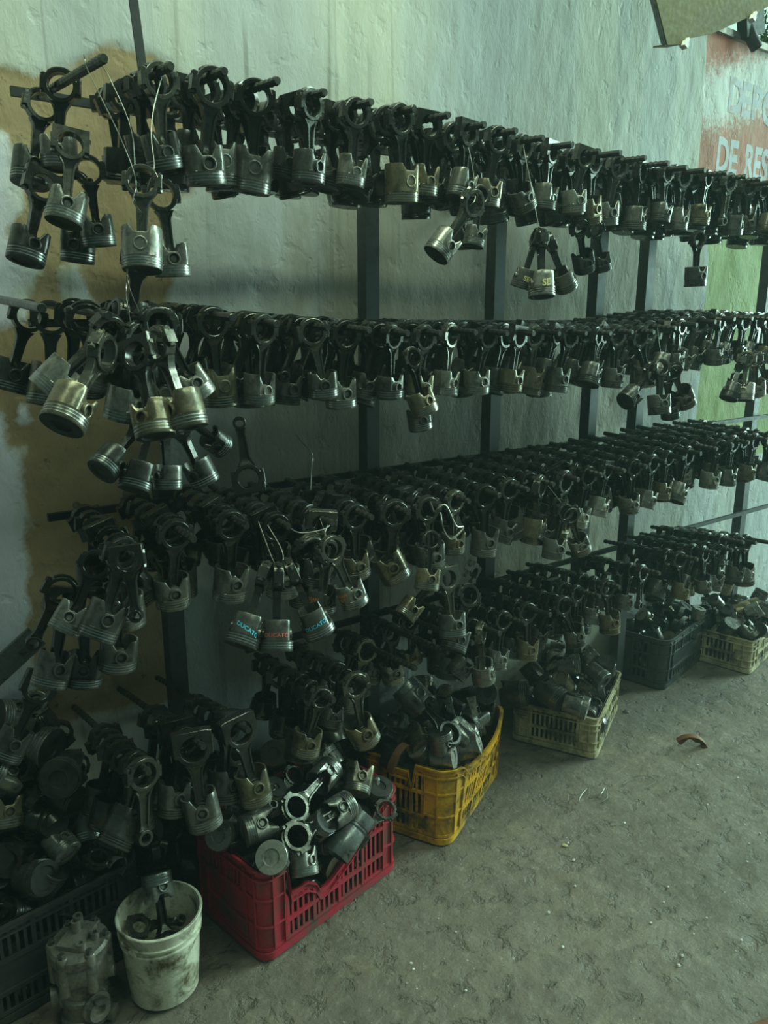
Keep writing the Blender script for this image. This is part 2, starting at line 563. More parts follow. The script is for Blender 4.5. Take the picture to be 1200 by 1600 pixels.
class Piston:
    """pin axis = local Y, crown towards -Z, origin at the pin"""
    def __init__(self, R, Hc, Hs, flat=0.74, hpin=0.016, bowl=0.5, n=44, tongue=True, rings=3):
        self.R, self.Hc, self.Hs, self.flat = R, Hc, Hs, flat
        zc = -Hc
        th = [2 * PI * (i + 0.5) / n for i in range(n)]
        g0, pit, gw = zc + 0.007, 0.0062, 0.0026
        self.grooves = [(g0 + k * pit, g0 + k * pit + gw) for k in range(rings)]
        zs = g0 + rings * pit + 0.0005
        self.zs = zs
        mb = MB()

        def rf(t):
            return min(R, flat * R / max(1e-6, abs(math.sin(t))))

        def top(t):
            c = abs(math.cos(t))
            return hpin + (Hs - hpin) * smooth01(c, 0.35, 0.62) if tongue else Hs

        def ring(fr, fz):
            return [(fr(t) * math.cos(t), fr(t) * math.sin(t), fz(t)) for t in th]
        prof = [(R * 0.96, zc), (R * 0.988, zc + 0.0015)]
        for a, bb in self.grooves:
            prof += [(R * 0.99, a), (R * 0.93, a), (R * 0.93, bb), (R * 0.99, bb)]
        prof += [(R * 0.992, zs - 0.0006), (R, zs)]
        rings_ = [ring(lambda t, r=r: r, lambda t, z=z: z) for r, z in prof]
        rings_.append(ring(lambda t: rf(t), lambda t: zs + 0.001))
        for k in (0.33, 0.7, 0.97, 1.0):
            rings_.append(ring(lambda t: rf(t) - (0.0006 if k == 1.0 else 0), lambda t, k=k: zs + (top(t) - zs) * k))
        rings_.append(ring(lambda t: rf(t) - 0.0045, lambda t: top(t)))
        rings_.append(ring(lambda t: rf(t) - 0.0055, lambda t: zs + 0.004))
        rings_.append(ring(lambda t: min(rf(t), R * 0.8) - 0.008, lambda t: zc + 0.013))
        mb.loft(rings_)
        nv = len(mb.v)
        mb.add([(0, 0, zc + 0.011)], [])
        last = nv - n
        mb.f += [(last + i, last + (i + 1) % n, nv) for i in range(n)]
        mb.m += [0] * n
        # crown
        cr = [ring(lambda t: R * 0.96, lambda t: zc), ring(lambda t: R * bowl, lambda t: zc), ring(lambda t: R * bowl * 0.9, lambda t: zc + 0.004)]
        mb.loft(cr, mi=1)
        nv = len(mb.v)
        mb.add([(0, 0, zc + 0.0045)], [])
        mb.f += [(nv - n + i, nv - n + (i + 1) % n, nv) for i in range(n)]
        mb.m += [1] * n
        # pin bosses
        ro, ri = R * 0.355, R * 0.265
        self.ri = ri
        for s in (-1, 1):
            def circ(r, y, m=18):
                return [(r * math.cos(2 * PI * i / m), s * y, r * math.sin(2 * PI * i / m)) for i in range(m)]
            mb.loft([circ(ri, R * 0.45), circ(ri, R * 0.885), circ(ri + 0.001, R * 0.895), circ(ro - 0.001, R * 0.895), circ(ro, R * 0.88), circ(ro * 1.12, R * 0.45)], loop=True)
        self.me = mb.mesh('piston', [M_ALU, M_SOOT], 38)
        rm = MB()
        rm.loft([[(r * math.cos(2 * PI * i / n), r * math.sin(2 * PI * i / n), z) for i in range(n)] for r, z in
                 ((R * 0.94, -gw * 0.42), (R * 1.003, -gw * 0.42), (R * 1.003, gw * 0.42), (R * 0.94, gw * 0.42))], loop=True)
        self.ring = rm.mesh('piston_ring', M_RING)
        pm = MB()
        ro, ri = ri * 0.97, ri * 0.62
        pm.loft([[(r * math.cos(2 * PI * i / 16), y, r * math.sin(2 * PI * i / 16)) for i in range(16)] for r, y in
                 ((ri, -R * 0.77), (ro, -R * 0.77), (ro, R * 0.77), (ri, R * 0.77))], loop=True)
        self.pin = pm.mesh('wrist_pin', M_SOOT)


class Rod:
    """big end centre at the origin (axis Y), small end at (0, 0, -L)"""
    def __init__(self, L, Rbi, Rbo, Rsi, Rso, w=(0.0125, 0.0085), t=0.0085, tb=0.0125, square=0.0, sh=0.006, hb=0.014):
        self.L, self.Rbi, self.Rbo = L, Rbi, Rbo

        def rout(a):
            c, s = abs(math.cos(a)), abs(math.sin(a))
            r = Rbo
            if square and math.sin(a) > 0:
                r = max(r, min((Rbo + square) / max(c, 1e-6), (Rbo + square * 0.6) / max(s, 1e-6)))
            x = Rbo + sh
            if c > 0 and s / max(c, 1e-6) * x < hb:
                r = max(r, x / c)
            return r

        def sect(a):
            ro = rout(a)
            e = 0.0012
            return [(r * math.cos(a), y, r * math.sin(a)) for r, y in
                    ((Rbi + e, -tb), (Rbi, -tb + e), (Rbi, tb - e), (Rbi + e, tb), (ro - e, tb), (ro, tb - e), (ro, -tb + e), (ro - e, -tb))]
        a0 = math.atan2(hb, Rbo + sh)
        half = sorted(set([0.0, a0 * 0.5, a0 * 0.98, a0 * 1.04] + [a0 * 1.04 + (PI - 2.08 * a0) * k / 12 for k in range(13)] + [PI - a0 * 0.98, PI - a0 * 0.5, PI]))
        mb = MB()
        mb.loft([sect(PI + a) for a in half], cap0=True, cap1=True)
        # I-beam shank
        z0, z1 = -Rbo * 0.93, -(L - Rso * 0.88)
        fl = 0.0034
        rings = []
        K = 12
        for k in range(K + 1):
            u = k / K
            z = z0 + (z1 - z0) * u
            ww = w[0] + (w[1] - w[0]) * u
            d = abs(z - z0)
            ww += (Rbo * 0.62 - w[0]) * max(0, 1 - d / (Rbo * 0.75)) ** 2
            ww += max(0, 1 - (z - z1) / 0.018) ** 2 * (Rso * 0.25)
            web = t if k in (0, K) else (t * 0.75 if k in (1, K - 1) else 0.0028)
            rings.append([(x, y, z) for x, y in ((-ww, -t), (-ww + fl, -t), (-ww + fl * 1.5, -web), (ww - fl * 1.5, -web), (ww - fl, -t), (ww, -t),
                                                 (ww, t), (ww - fl, t), (ww - fl * 1.5, web), (-ww + fl * 1.5, web), (-ww + fl, t), (-ww, t))])
        mb.loft(rings, cap0=True, cap1=True)
        # small end
        m = 22
        ts = tb * 0.95
        mb.loft([[(r * math.cos(2 * PI * i / m), y, -L + r * math.sin(2 * PI * i / m)) for i in range(m)] for r, y in
                 ((Rsi, -ts), (Rso - 0.001, -ts), (Rso, -ts + 0.001), (Rso, ts - 0.001), (Rso - 0.001, ts), (Rsi, ts))], loop=True)
        self.me = mb.mesh('connecting_rod', M_STEEL, 40)
        cb = MB()
        cb.loft([sect(a) for a in half], cap0=True, cap1=True)
        if square == 0:                                   # stiffening rib over the cap
            cb.loft([[(r * math.cos(a), y, r * math.sin(a)) for r, y in ((Rbo - 0.002, -tb * 0.45), (Rbo + 0.0035, -tb * 0.35), (Rbo + 0.0035, tb * 0.35), (Rbo - 0.002, tb * 0.45))]
                     for a in [0.75 + (PI - 1.5) * k / 8 for k in range(9)]], cap0=True, cap1=True)
        self.cap = cb.mesh('rod_cap', M_STEEL, 40)
        bb = MB()
        xb = 0.0
        for r, za, zb, nn in ((0.0045, -hb - 0.003, hb + 0.009, 8), (0.0078, hb * 0.9, hb + 0.007, 6), (0.0070, -hb - 0.006, -hb * 0.9, 6)):
            bb.loft([[(r * math.cos(2 * PI * i / nn), r * math.sin(2 * PI * i / nn), z) for i in range(nn)] for z in (za, zb)], cap0=True, cap1=True)
        self.bolt = bb.mesh('bolt', M_STEEL, 30)
        self.bx = Rbo - 0.0005


PIST = [Piston(0.0425, 0.040, 0.036), Piston(0.0400, 0.036, 0.034, bowl=0.7), Piston(0.0440, 0.048, 0.040, bowl=0.45),
        Piston(0.0385, 0.034, 0.040, flat=0.80, tongue=True, hpin=0.010), Piston(0.0460, 0.052, 0.044, flat=0.86, hpin=0.026, bowl=0.42),
        Piston(0.0360, 0.032, 0.030, flat=0.72, bowl=0.3)]
RODS = [Rod(0.142, 0.0270, 0.0365, 0.0105, 0.0165), Rod(0.134, 0.0245, 0.0335, 0.0100, 0.0155, square=0.004),
        Rod(0.150, 0.0290, 0.0385, 0.0120, 0.0185, w=(0.014, 0.010)), Rod(0.128, 0.0230, 0.0300, 0.0095, 0.0150, w=(0.010, 0.0070)),
        Rod(0.156, 0.0310, 0.0420, 0.0130, 0.0200, w=(0.015, 0.011), square=0.006, tb=0.016)]
FITS = [(0, 0), (0, 1), (1, 1), (1, 3), (2, 2), (2, 4), (3, 5), (3, 1), (0, 3), (2, 0), (4, 4), (4, 2)]   # rod, piston

ROD_COL = [(0.060, 0.055, 0.048), (0.09, 0.085, 0.075), (0.13, 0.12, 0.105), (0.045, 0.04, 0.034), (0.20, 0.185, 0.15)]
PIS_COL = [(0.22, 0.205, 0.175), (0.30, 0.28, 0.24), (0.16, 0.15, 0.13), (0.42, 0.39, 0.33), (0.29, 0.235, 0.145), (0.10, 0.095, 0.085), (0.24, 0.20, 0.13)]
PIS_WORD = ['grey', 'pale grey', 'dull grey', 'silvery', 'bronze-tinted', 'blackened', 'tan']

n_assembly = 0


def assembly(label, loc, swing=0.0, yaw=0.0, lean=0.0, tilt=0.0, turn=0.0, fit=0, rc=0, pc=0, scale=1.0, lod=0, group=None, flip=False, no_piston=False, name='piston_and_rod', mat=None):
    """a piston on its rod: root at the big end; swing about the peg, lean fore and aft, yaw about the vertical, tilt of the piston on its pin"""
    rod, pis = RODS[FITS[fit][0]], PIST[FITS[fit][1]]
    root = thing(name, label, 'piston' if not no_piston else 'connecting rod', loc, (0, 0, 0), group)
    M = mat if mat is not None else (Matrix.Rotation(yaw, 4, 'Z') @ Matrix.Rotation(lean, 4, 'X') @ Matrix.Rotation(swing, 4, 'Y'))
    root.rotation_euler = M.to_euler()
    root.scale = (scale,) * 3
    if flip:
        root.rotation_euler = (M @ Matrix.Rotation(PI, 4, 'Y')).to_euler()
    c = ROD_COL[rc]
    link('connecting_rod', rod.me, root, color=c)
    link('rod_cap', rod.cap, root, color=c)
    if lod < 2:
        for s in (-1, 1):
            link('bolt', rod.bolt, root, (s * rod.bx, 0, 0), color=tuple(x * 1.5 for x in c))
    if no_piston:
        return root
    p = link('piston', pis.me, root, (0, 0, -rod.L), (0, tilt, turn), color=PIS_COL[pc])
    if lod < 1:
        for a, bb in pis.grooves:
            link('piston_ring', pis.ring, p, (0, 0, (a + bb) / 2), color=(1, 1, 1))
        link('wrist_pin', pis.pin, p, color=(0.10, 0.095, 0.085))
    root['_p'] = 0
    del root['_p']
    return root


def loose_piston(label, loc, rot, pis=0, pc=0, scale=1.0, lod=0, group=None, pin=True):
    P_ = PIST[pis]
    p = link('piston', P_.me, None, loc, rot, PIS_COL[pc], scale)
    tag(p, label, 'piston', group)
    if pc in (1, 3, 4, 6):
        p.material_slots[1].link = 'OBJECT'
        p.material_slots[1].material = M_CROWN
    if lod < 1:
        for a, bb in P_.grooves:
            link('piston_ring', P_.ring, p, (0, 0, (a + bb) / 2))
        if pin:
            link('wrist_pin', P_.pin, p, color=(0.10, 0.095, 0.085))
    return p


# ------------------------------------------------------------------ rack
PEG_TIP_Y, RAIL_Y = 1.65, 2.08
TIERS = [
    [(0.554,2.290),(0.687,2.300),(0.805,2.311),(0.931,2.314),(1.053,2.310),(1.185,2.310),(1.316,2.315),(1.430,2.317),(1.558,2.312),(1.678,2.313),(1.788,2.309),(1.915,2.308),(2.040,2.304),(2.143,2.312),(2.272,2.312),(2.399,2.311),(2.507,2.309),(2.616,2.312),(2.759,2.319),(2.889,2.320),(2.994,2.321),(3.100,2.321),(3.22,2.321),(3.34,2.321),(3.46,2.321)],
    [(0.396,1.828),(0.522,1.814),(0.658,1.812),(0.798,1.811),(0.909,1.797),(1.051,1.789),(1.176,1.781),(1.301,1.772),(1.415,1.771),(1.547,1.773),(1.673,1.769),(1.786,1.768),(1.901,1.767),(2.031,1.766),(2.155,1.765),(2.272,1.768),(2.395,1.767),(2.524,1.780),(2.656,1.791),(2.778,1.802),(2.912,1.812),(3.044,1.815),(3.178,1.815),(3.30,1.815),(3.42,1.815)],
    [(0.540,1.302),(0.674,1.315),(0.809,1.325),(0.924,1.305),(1.054,1.294),(1.182,1.289),(1.307,1.285),(1.425,1.283),(1.539,1.284),(1.665,1.285),(1.793,1.287),(1.914,1.288),(2.036,1.289),(2.164,1.289),(2.289,1.290),(2.418,1.290),(2.537,1.294),(2.653,1.297),(2.770,1.302),(2.883,1.309),(3.002,1.311),(3.127,1.313),(3.285,1.309),(3.41,1.309)],
    [(0.270,0.757),(0.398,0.757),(0.532,0.754),(0.673,0.772),(0.797,0.774),(0.925,0.78),(1.049,0.786),(1.168,0.795),(1.339,0.800),(1.466,0.818),(1.570,0.82),(1.690,0.821),(1.812,0.826),(1.932,0.828),(2.066,0.835),(2.197,0.837),(2.311,0.848),(2.563,0.850),(2.823,0.858),(2.967,0.860),(3.094,0.848),(3.179,0.868),(3.290,0.846),(3.407,0.828)],
]
TIER_NAME = ['top row', 'second row', 'third row', 'lowest row']
def droop(k, x):
    return (0.065, 0.065, 0.065, -0.06 if x > 0.95 else -0.16)[k]



rack = thing('storage_rack', 'dark welded steel rack with rows of ribbed pegs along the rough plaster wall', 'rack', (0.4, RAIL_Y, 0))


def rpart(name, mb, mat, smooth=35):
    me = mb.mesh(name, mat, smooth)
    me.transform(Matrix.Translation((-0.4, -RAIL_Y, 0)))
    return link(name, me, rack)


RAIL_X = [((0.49, 4.6),), ((0.475, 4.6),), ((0.47, 4.6),), ((1.02, 4.6),)]
RAIL_Z = []
for k, T in enumerate(TIERS):
    zr = sorted(z for x, z in T)[len(T) // 2] + math.tan(droop(k, 2.0)) * (RAIL_Y - PEG_TIP_Y) - 0.018
    RAIL_Z.append(zr)
    for x0, x1 in RAIL_X[k]:
        mb = MB()
        mb.box(((x0 + x1) / 2, RAIL_Y + 0.008, zr - 0.002), (x1 - x0, 0.016, 0.020))
        rpart('rail', mb, M_RACK)
for x, zt in ((0.80, 1.345), (1.535, 2.36), (2.115, 2.36), (2.705, 2.36), (3.04, 2.36), (4.08, 2.36)):
    mb = MB()
    mb.box((x, RAIL_Y + 0.042, zt / 2), (0.052, 0.05, zt))
    mb.box((x, RAIL_Y + 0.042, 0.004), (0.10, 0.09, 0.008))
    rpart('post', mb, M_POST)
for x, z in ((0.80, 0.55), (0.80, 1.2), (2.115, 0.55), (2.115, 2.25), (3.04, 0.55), (3.04, 2.25)):
    if True:
        mb = MB()
        mb.box((x, (RAIL_Y + 0.05 + WY) / 2, z), (0.03, WY - RAIL_Y - 0.05 + 0.01, 0.03))
        rpart('wall_tie', mb, M_RACK)
mb = MB()
mb.box((0, 0, 0), (0.022, 0.006, 1.70), Matrix.Rotation(-0.075, 3, 'Y'))
o = rpart('hanger_bar', mb, M_RACK)
o.location = (0.735, 2.055, 3.22)

pegm = MB()
LP = 0.46
prof = []
nseg = 46
for i in range(nseg + 1):
    prof.append((0.0078 if i % 2 == 0 else 0.0102, -LP * i / nseg))
pegm.lathe(prof, 10, Matrix.Rotation(-PI / 2, 4, 'X'))       # along -Y
PEG_ME = pegm.mesh('peg', M_REBAR, 25)
smooth_peg = MB()
smooth_peg.lathe([(0.0095, 0), (0.0095, -LP + 0.002), (0.008, -LP)], 12, Matrix.Rotation(-PI / 2, 4, 'X'))
PEG_ME2 = smooth_peg.mesh('peg', M_REBAR, 25)


def peg_z(k, x, z, y):
    return z + math.tan(droop(k, x)) * (y - PEG_TIP_Y)


rr = random.Random(5)
PEGLEN = {}
for k, T in enumerate(TIERS):
    for i, (x, z) in enumerate(T):
        if (k, i) in ((3, 0), (3, 1), (3, 5)):
            continue
        zr = peg_z(k, x, z, RAIL_Y)
        o = link('peg', PEG_ME2 if rr.random() < 0.25 else PEG_ME, rack, (x - 0.4 , 0, zr), (droop(k, x), 0, 0))
        if k == 3 and x < 0.95:                          # the last pegs of the lowest row are let into the wall
            o.location = (x - 0.4, WY - 0.005 - RAIL_Y, peg_z(k, x, z, WY - 0.005))
            o.scale = (1, (WY - PEG_TIP_Y) / 0.45, 1)

# ------------------------------------------------------------------ assemblies on the pegs
STUFF = MB()


def lod_parts(fit):
    """a light version of rod and piston for the rows at the back"""
    rod, pis = RODS[FITS[fit][0]], PIST[FITS[fit][1]]
    mb = MB()
    n = 12
    ro, ri, tb = rod.Rbo, rod.Rbi, 0.0125
    mb.loft([[(r * math.cos(2 * PI * i / n), y, r * math.sin(2 * PI * i / n)) for i in range(n)] for r, y in ((ri, -tb), (ro, -tb), (ro, tb), (ri, tb))], loop=True)
    for s in (-1, 1):
        mb.box((s * (ro + 0.002), 0, 0), (0.012, 0.022, 0.034))
    mb.box((0, 0, -(ro + rod.L - 0.012) / 2), (0.021, 0.015, rod.L - ro - 0.010))
    R, zc, zt = pis.R, -rod.L - pis.Hc, -rod.L + pis.Hs * 0.8
    n = 16
    mb.loft([[(r * math.cos(2 * PI * i / n), r * math.sin(2 * PI * i / n), z) for i in range(n)] for r, z in
             ((R * 0.97, zc), (R, zc + 0.006), (R * 0.96, zc + 0.008), (R, zc + 0.011), (R * 0.96, zc + 0.015), (R, zc + 0.018), (R, zt), (R - 0.004, zt), (R - 0.006, zc + 0.012))], cap0=True, cap1=True)
    return mb


LODS = [lod_parts(i) for i in range(len(FITS))]
rr = random.Random(21)
n_single = 0
SKIP = {(0, 0), (1, 0), (1, 1), (3, 0), (3, 1), (3, 5)}
pending = []
for k, T in enumerate(TIERS):
    for i, (x, z) in enumerate(T):
        y = PEG_TIP_Y + rr.choice((0.03, 0.04, 0.055, 0.08))
        if x > 3.5:
            continue
        if (k, i) in ((3, 8), (3, 9), (3, 10)):
            y += 0.20                                   # these pegs are bare at the front
        j = 0
        while y < RAIL_Y - 0.055 and j < 8:
            pending.append((k, i, j, x, z, y))
            y += 0.052 + rr.uniform(-0.004, 0.008)
            j += 1
pending.sort(key=lambda p: (p[2] > 1, p[2] > 2, p[3] + p[2] * 0.25, p[2]))
FRONT = ['outermost', 'second', 'third', 'fourth', 'fifth', 'sixth', 'seventh', 'eighth']
for (k, i, j, x, z, y) in pending:
    if (k, i) in SKIP:
        continue
    big = 1.0 if x < 1.6 else 0.96
    if k == 3 and x < 0.95:
        fit = rr.choice((10, 11, 5, 4))
    else:
        fit = rr.choice((0, 0, 1, 2, 3, 4, 5, 6, 7, 8, 9, 9))
    sc = big * rr.uniform(0.93, 1.05)
    rod = RODS[FITS[fit][0]]
    sw = rr.gauss(0, 0.11)
    if rr.random() < 0.12:
        sw += rr.choice((-1, 1)) * 0.3
    if j % 2:
        sw = rr.gauss(0.36, 0.07) * (1 if k % 2 else -1)          # every other one swings into the gap between two pegs
    sw = max(-0.48, min(0.48, sw))
    yaw = rr.gauss(0, 0.22)
    tilt = rr.gauss(0, 0.18)
    rc = rr.choice((0, 1, 1, 2, 2, 3, 4) if j == 0 else (0, 0, 1, 3))
    pc = rr.choice((0, 0, 1, 2, 3, 4, 6, 1) if j == 0 else (0, 2, 5, 5, 2))
    zc = peg_z(k, x, z, y) + 0.0102 - rod.Rbi * sc + 0.0006 - 0.002
    loc = (x + rr.uniform(-0.004, 0.004), y, zc)
    noP = rr.random() < 0.03
    n_single += 1
    if n_single <= 240:
        lod = 0 if (j == 0 and x < 1.75) else (1 if x < 2.4 and j < 2 else 2)
        lab = f"{PIS_WORD[pc]} piston on rod, {FRONT[j]} on the {ORD[i]} peg of the {TIER_NAME[k]}"
        if noP:
            lab = f"bare connecting rod, {FRONT[j]} on the {ORD[i]} peg of the {TIER_NAME[k]}"
        assembly(lab, loc, sw, yaw, droop(k, x), tilt, 0, fit, rc, pc, sc, lod, f'pistons hung along the {TIER_NAME[k]}', no_piston=noP, name='connecting_rod_bare' if noP else 'piston_and_rod')
    else:
        M = Matrix.Translation(loc) @ Matrix.Rotation(yaw, 4, 'Z') @ Matrix.Rotation(droop(k, x), 4, 'X') @ Matrix.Rotation(sw, 4, 'Y') @ Matrix.Scale(sc, 4)
        STUFF.merge(LODS[fit], M)
print('hung', n_single)
o = link('hanging_pistons', STUFF.mesh('hanging_pistons', M_STEEL, 35), color=(0.10, 0.095, 0.085))
tag(o, 'dark mass of oily pistons hanging behind the front ones on the rack', 'pistons', kind='stuff')

# ------------------------------------------------------------------ bundles wired together and hung from the pegs
BUNDLES = [
    ('upper_end', (0.544, 1.990, 2.326), (0.490, 1.970, 2.138), 0, 0, 5, 0), 
    ('upper_end', (0.558, 1.930, 2.306), (0.541, 1.930, 2.167), 1, 0, 0, 0), 
    ('upper_end', (0.488, 1.860, 2.114), (0.434, 1.840, 1.957), 2, 1, 5, 0), 
    ('upper_end', (0.523, 1.780, 2.156), (0.499, 1.760, 2.031), 2, 4, 1, 0), 
    ('upper_end', (0.562, 1.900, 2.095), (0.555, 1.900, 1.968), 0, 0, 5, 0), 
    ('upper_end', (0.574, 1.840, 2.120), (0.583, 1.840, 1.999), 0, 0, 0, 0), 
    ('chain', (0.603, 1.600, 2.064), (0.586, 1.580, 1.943), 5, 4, 1, 0), 
    ('chain', (0.681, 1.700, 2.065), (0.695, 1.700, 1.934), 0, 2, 1, 0), 
    ('chain', (0.630, 1.720, 1.932), (0.602, 1.720, 1.804), 4, 0, 5, 0), 
    ('cluster', (0.541, 1.580, 1.814), (0.392, 1.480, 1.646), 0, 4, 6, 0), 
    ('cluster', (0.596, 1.660, 1.817), (0.568, 1.700, 1.629), 0, 1, 3, 0), 
    ('cluster', (0.546, 1.560, 1.804), (0.545, 1.480, 1.614), 2, 2, 4, 0), 
    ('cluster', (0.582, 1.560, 1.814), (0.606, 1.470, 1.630), 0, 4, 6, 0), 
    ('cluster', (0.630, 1.660, 1.811), (0.700, 1.640, 1.666), 1, 1, 3, 0), 
    ('cluster', (0.561, 1.660, 1.807), (0.428, 1.680, 1.686), 0, 2, 3, 0), 
    ('cluster', (0.575, 1.720, 1.818), (0.528, 1.760, 1.687), 8, 0, 0, 0), 
    ('cluster', (0.623, 1.700, 1.797), (0.627, 1.740, 1.663), 8, 0, 5, 0), 
    ('lower', (0.608, 1.660, 1.606), (0.499, 1.620, 1.514), 7, 0, 5, 0), 
    ('lower', (0.603, 1.630, 1.602), (0.547, 1.600, 1.480), 7, 1, 5, 0), 
    ('lower', (0.625, 1.630, 1.601), (0.614, 1.600, 1.472), 6, 1, 0, 0), 
    ('lower', (0.655, 1.650, 1.599), (0.703, 1.630, 1.468), 7, 2, 5, 0), 
    ('lower', (0.683, 1.700, 1.605), (0.787, 1.720, 1.519), 6, 1, 5, 0), 
    ('yrod', (0.818, 1.620, 1.439), (0.821, 1.660, 1.566), 2, 3, 0, 1), 
    ('t2end', (0.454, 1.980, 1.823), (0.400, 1.980, 1.681), 0, 0, 5, 0), 
    ('t2end', (0.487, 1.920, 1.821), (0.464, 1.900, 1.661), 5, 1, 6, 0), 
    ('t2end', (0.507, 1.800, 1.815), (0.497, 1.840, 1.677), 0, 0, 0, 0), 
    ('t2end', (0.507, 1.720, 1.815), (0.519, 1.780, 1.680), 1, 1, 5, 0), 
    ('pair', (1.500, 1.600, 2.106), (1.418, 1.620, 1.999), 9, 4, 3, 0), 
    ('pair', (1.580, 1.660, 2.119), (1.569, 1.660, 2.031), 6, 2, 0, 0), 
    ('pair', (1.568, 1.720, 2.125), (1.576, 1.720, 2.033), 7, 0, 5, 0), 
    ('trio', (1.776, 1.620, 2.037), (1.751, 1.640, 1.925), 6, 1, 0, 0), 
    ('trio', (1.773, 1.600, 2.039), (1.763, 1.580, 1.905), 7, 1, 3, 0), 
    ('trio', (1.826, 1.620, 2.040), (1.907, 1.620, 1.925), 6, 1, 0, 0), 
    ('trio2', (2.086, 1.720, 2.097), (2.142, 1.740, 1.996), 7, 0, 5, 0), 
    ('trio2', (2.167, 1.720, 2.093), (2.211, 1.720, 1.994), 6, 0, 5, 0), 
    ('lone', (2.667, 1.660, 2.116), (2.681, 1.660, 1.962), 7, 0, 5, 0), 
    ('bronze', (1.280, 1.580, 1.708), (1.300, 1.560, 1.596), 7, 3, 4, 0), 
    ('under', (1.394, 1.700, 1.647), (1.408, 1.700, 1.529), 1, 0, 0, 0), 
    ('b2r', (2.432, 1.620, 1.653), (2.286, 1.620, 1.549), 6, 1, 5, 0), 
    ('b2r', (2.416, 1.600, 1.659), (2.399, 1.580, 1.519), 7, 2, 2, 0), 
    ('b2r', (2.508, 1.640, 1.654), (2.562, 1.640, 1.485), 6, 0, 5, 0), 
    ('b2r', (2.501, 1.620, 1.655), (2.610, 1.620, 1.531), 7, 1, 2, 0), 
    ('b2e', (3.014, 1.620, 1.697), (2.902, 1.600, 1.536), 6, 1, 5, 0), 
    ('b2e', (2.991, 1.600, 1.698), (2.961, 1.580, 1.534), 7, 4, 3, 0), 
    ('b2e', (3.063, 1.620, 1.696), (3.133, 1.620, 1.538), 6, 4, 3, 0), 
    ('b2e', (3.126, 1.640, 1.694), (3.250, 1.640, 1.557), 7, 4, 1, 0), 
    ('b2e', (3.098, 1.680, 1.706), (3.117, 1.700, 1.549), 7, 0, 5, 0), 
    ('blue', (0.821, 1.540, 1.252), (0.734, 1.500, 1.115), 0, 2, 2, 0), 
    ('blue', (0.834, 1.520, 1.246), (0.801, 1.480, 1.094), 0, 1, 2, 0), 
    ('blue', (0.867, 1.530, 1.243), (0.912, 1.490, 1.099), 0, 2, 2, 0), 
    ('orange', (1.023, 1.580, 1.238), (1.069, 1.560, 1.116), 9, 4, 1, 0), 
    ('orange', (1.028, 1.620, 1.182), (1.018, 1.620, 1.092), 9, 4, 2, 0), 
    ('orangeback', (1.019, 1.700, 1.210), (1.012, 1.720, 1.084), 1, 0, 5, 0), 
    ('wire', (1.353, 1.580, 1.203), (1.328, 1.560, 1.100), 7, 1, 4, 0), 
    ('wire', (1.397, 1.560, 1.114), (1.397, 1.530, 0.958), 2, 4, 2, 0), 
    ('wire', (1.424, 1.660, 1.032), (1.346, 1.660, 0.975), 1, 0, 4, 0), 
    ('wire', (1.578, 1.640, 1.026), (1.478, 1.600, 0.864), 1, 1, 5, 0), 
    ('pair3', (1.942, 1.600, 1.195), (1.907, 1.600, 1.078), 7, 1, 0, 0), 
    ('pair3', (1.968, 1.600, 1.191), (2.035, 1.600, 1.069), 6, 2, 1, 0), 
    ('pair3', (1.987, 1.660, 1.187), (1.923, 1.660, 1.108), 7, 0, 5, 0), 
    ('low3', (0.503, 1.600, 1.313), (0.446, 1.580, 1.187), 4, 1, 2, 0), 
    ('low3', (0.459, 1.660, 1.281), (0.395, 1.640, 1.183), 0, 3, 1, 0), 
    ('low3', (0.406, 1.740, 1.180), (0.366, 1.720, 1.045), 11, 0, 2, 0), 
    ('low3', (0.447, 1.740, 1.163), (0.433, 1.720, 1.026), 11, 0, 5, 0), 
    ('low3', (0.500, 1.660, 1.205), (0.493, 1.660, 1.068), 0, 0, 2, 0), 
    ('bare3', (0.393, 1.700, 1.229), (0.330, 1.720, 1.116), 4, 3, 0, 1), 
    ('bare3', (0.500, 1.560, 1.313), (0.501, 1.540, 1.194), 3, 1, 0, 1), 
    ('t4x', (0.356, 1.860, 0.941), (0.282, 1.840, 0.830), 11, 0, 5, 0), 
]

BUNDLE_LABEL = {
    'upper_end': 'hanging from the end of the top row',
    'chain': 'in the wired chain below the top row',
    'cluster': 'in the big wired cluster before the second row',
    'lower': 'in the dark bunch under the big wired cluster',
    'yrod': 'hung small end up beside the dark bunch',
    't2end': 'at the bare-wall end of the second row',
    'pair': 'in the bunch wired below the top row',
    'trio': 'in the trio marked with yellow paint',
    'trio2': 'hanging behind the yellow-marked trio',
    'lone': 'hanging alone under the top row',
    'bronze': 'hooked under the second row by a post',
    'under': 'low behind the bronze one under the second row',
    'b2r': 'in the bunch hung under the second row',
    'b2e': 'in the shiny bunch before the green wall',
    'blue': 'in the trio lettered with marker',
    'orange': 'with orange handwriting',
    'orangeback': 'behind the one with orange handwriting',
    'wire': 'in the bunch on a wire hook',
    'pair3': 'in the bunch under the third row',
    'low3': 'in the tangle ending the third row',
    'bare3': 'in the tangle ending the third row',
    't4x': 'over the heap at the end of the lowest row',
}
BUNDLE_PISTONS = {}
cnt = {}
tot = {}
for e in BUNDLES:
    tot[e[0]] = tot.get(e[0], 0) + 1
rb = random.Random(77)
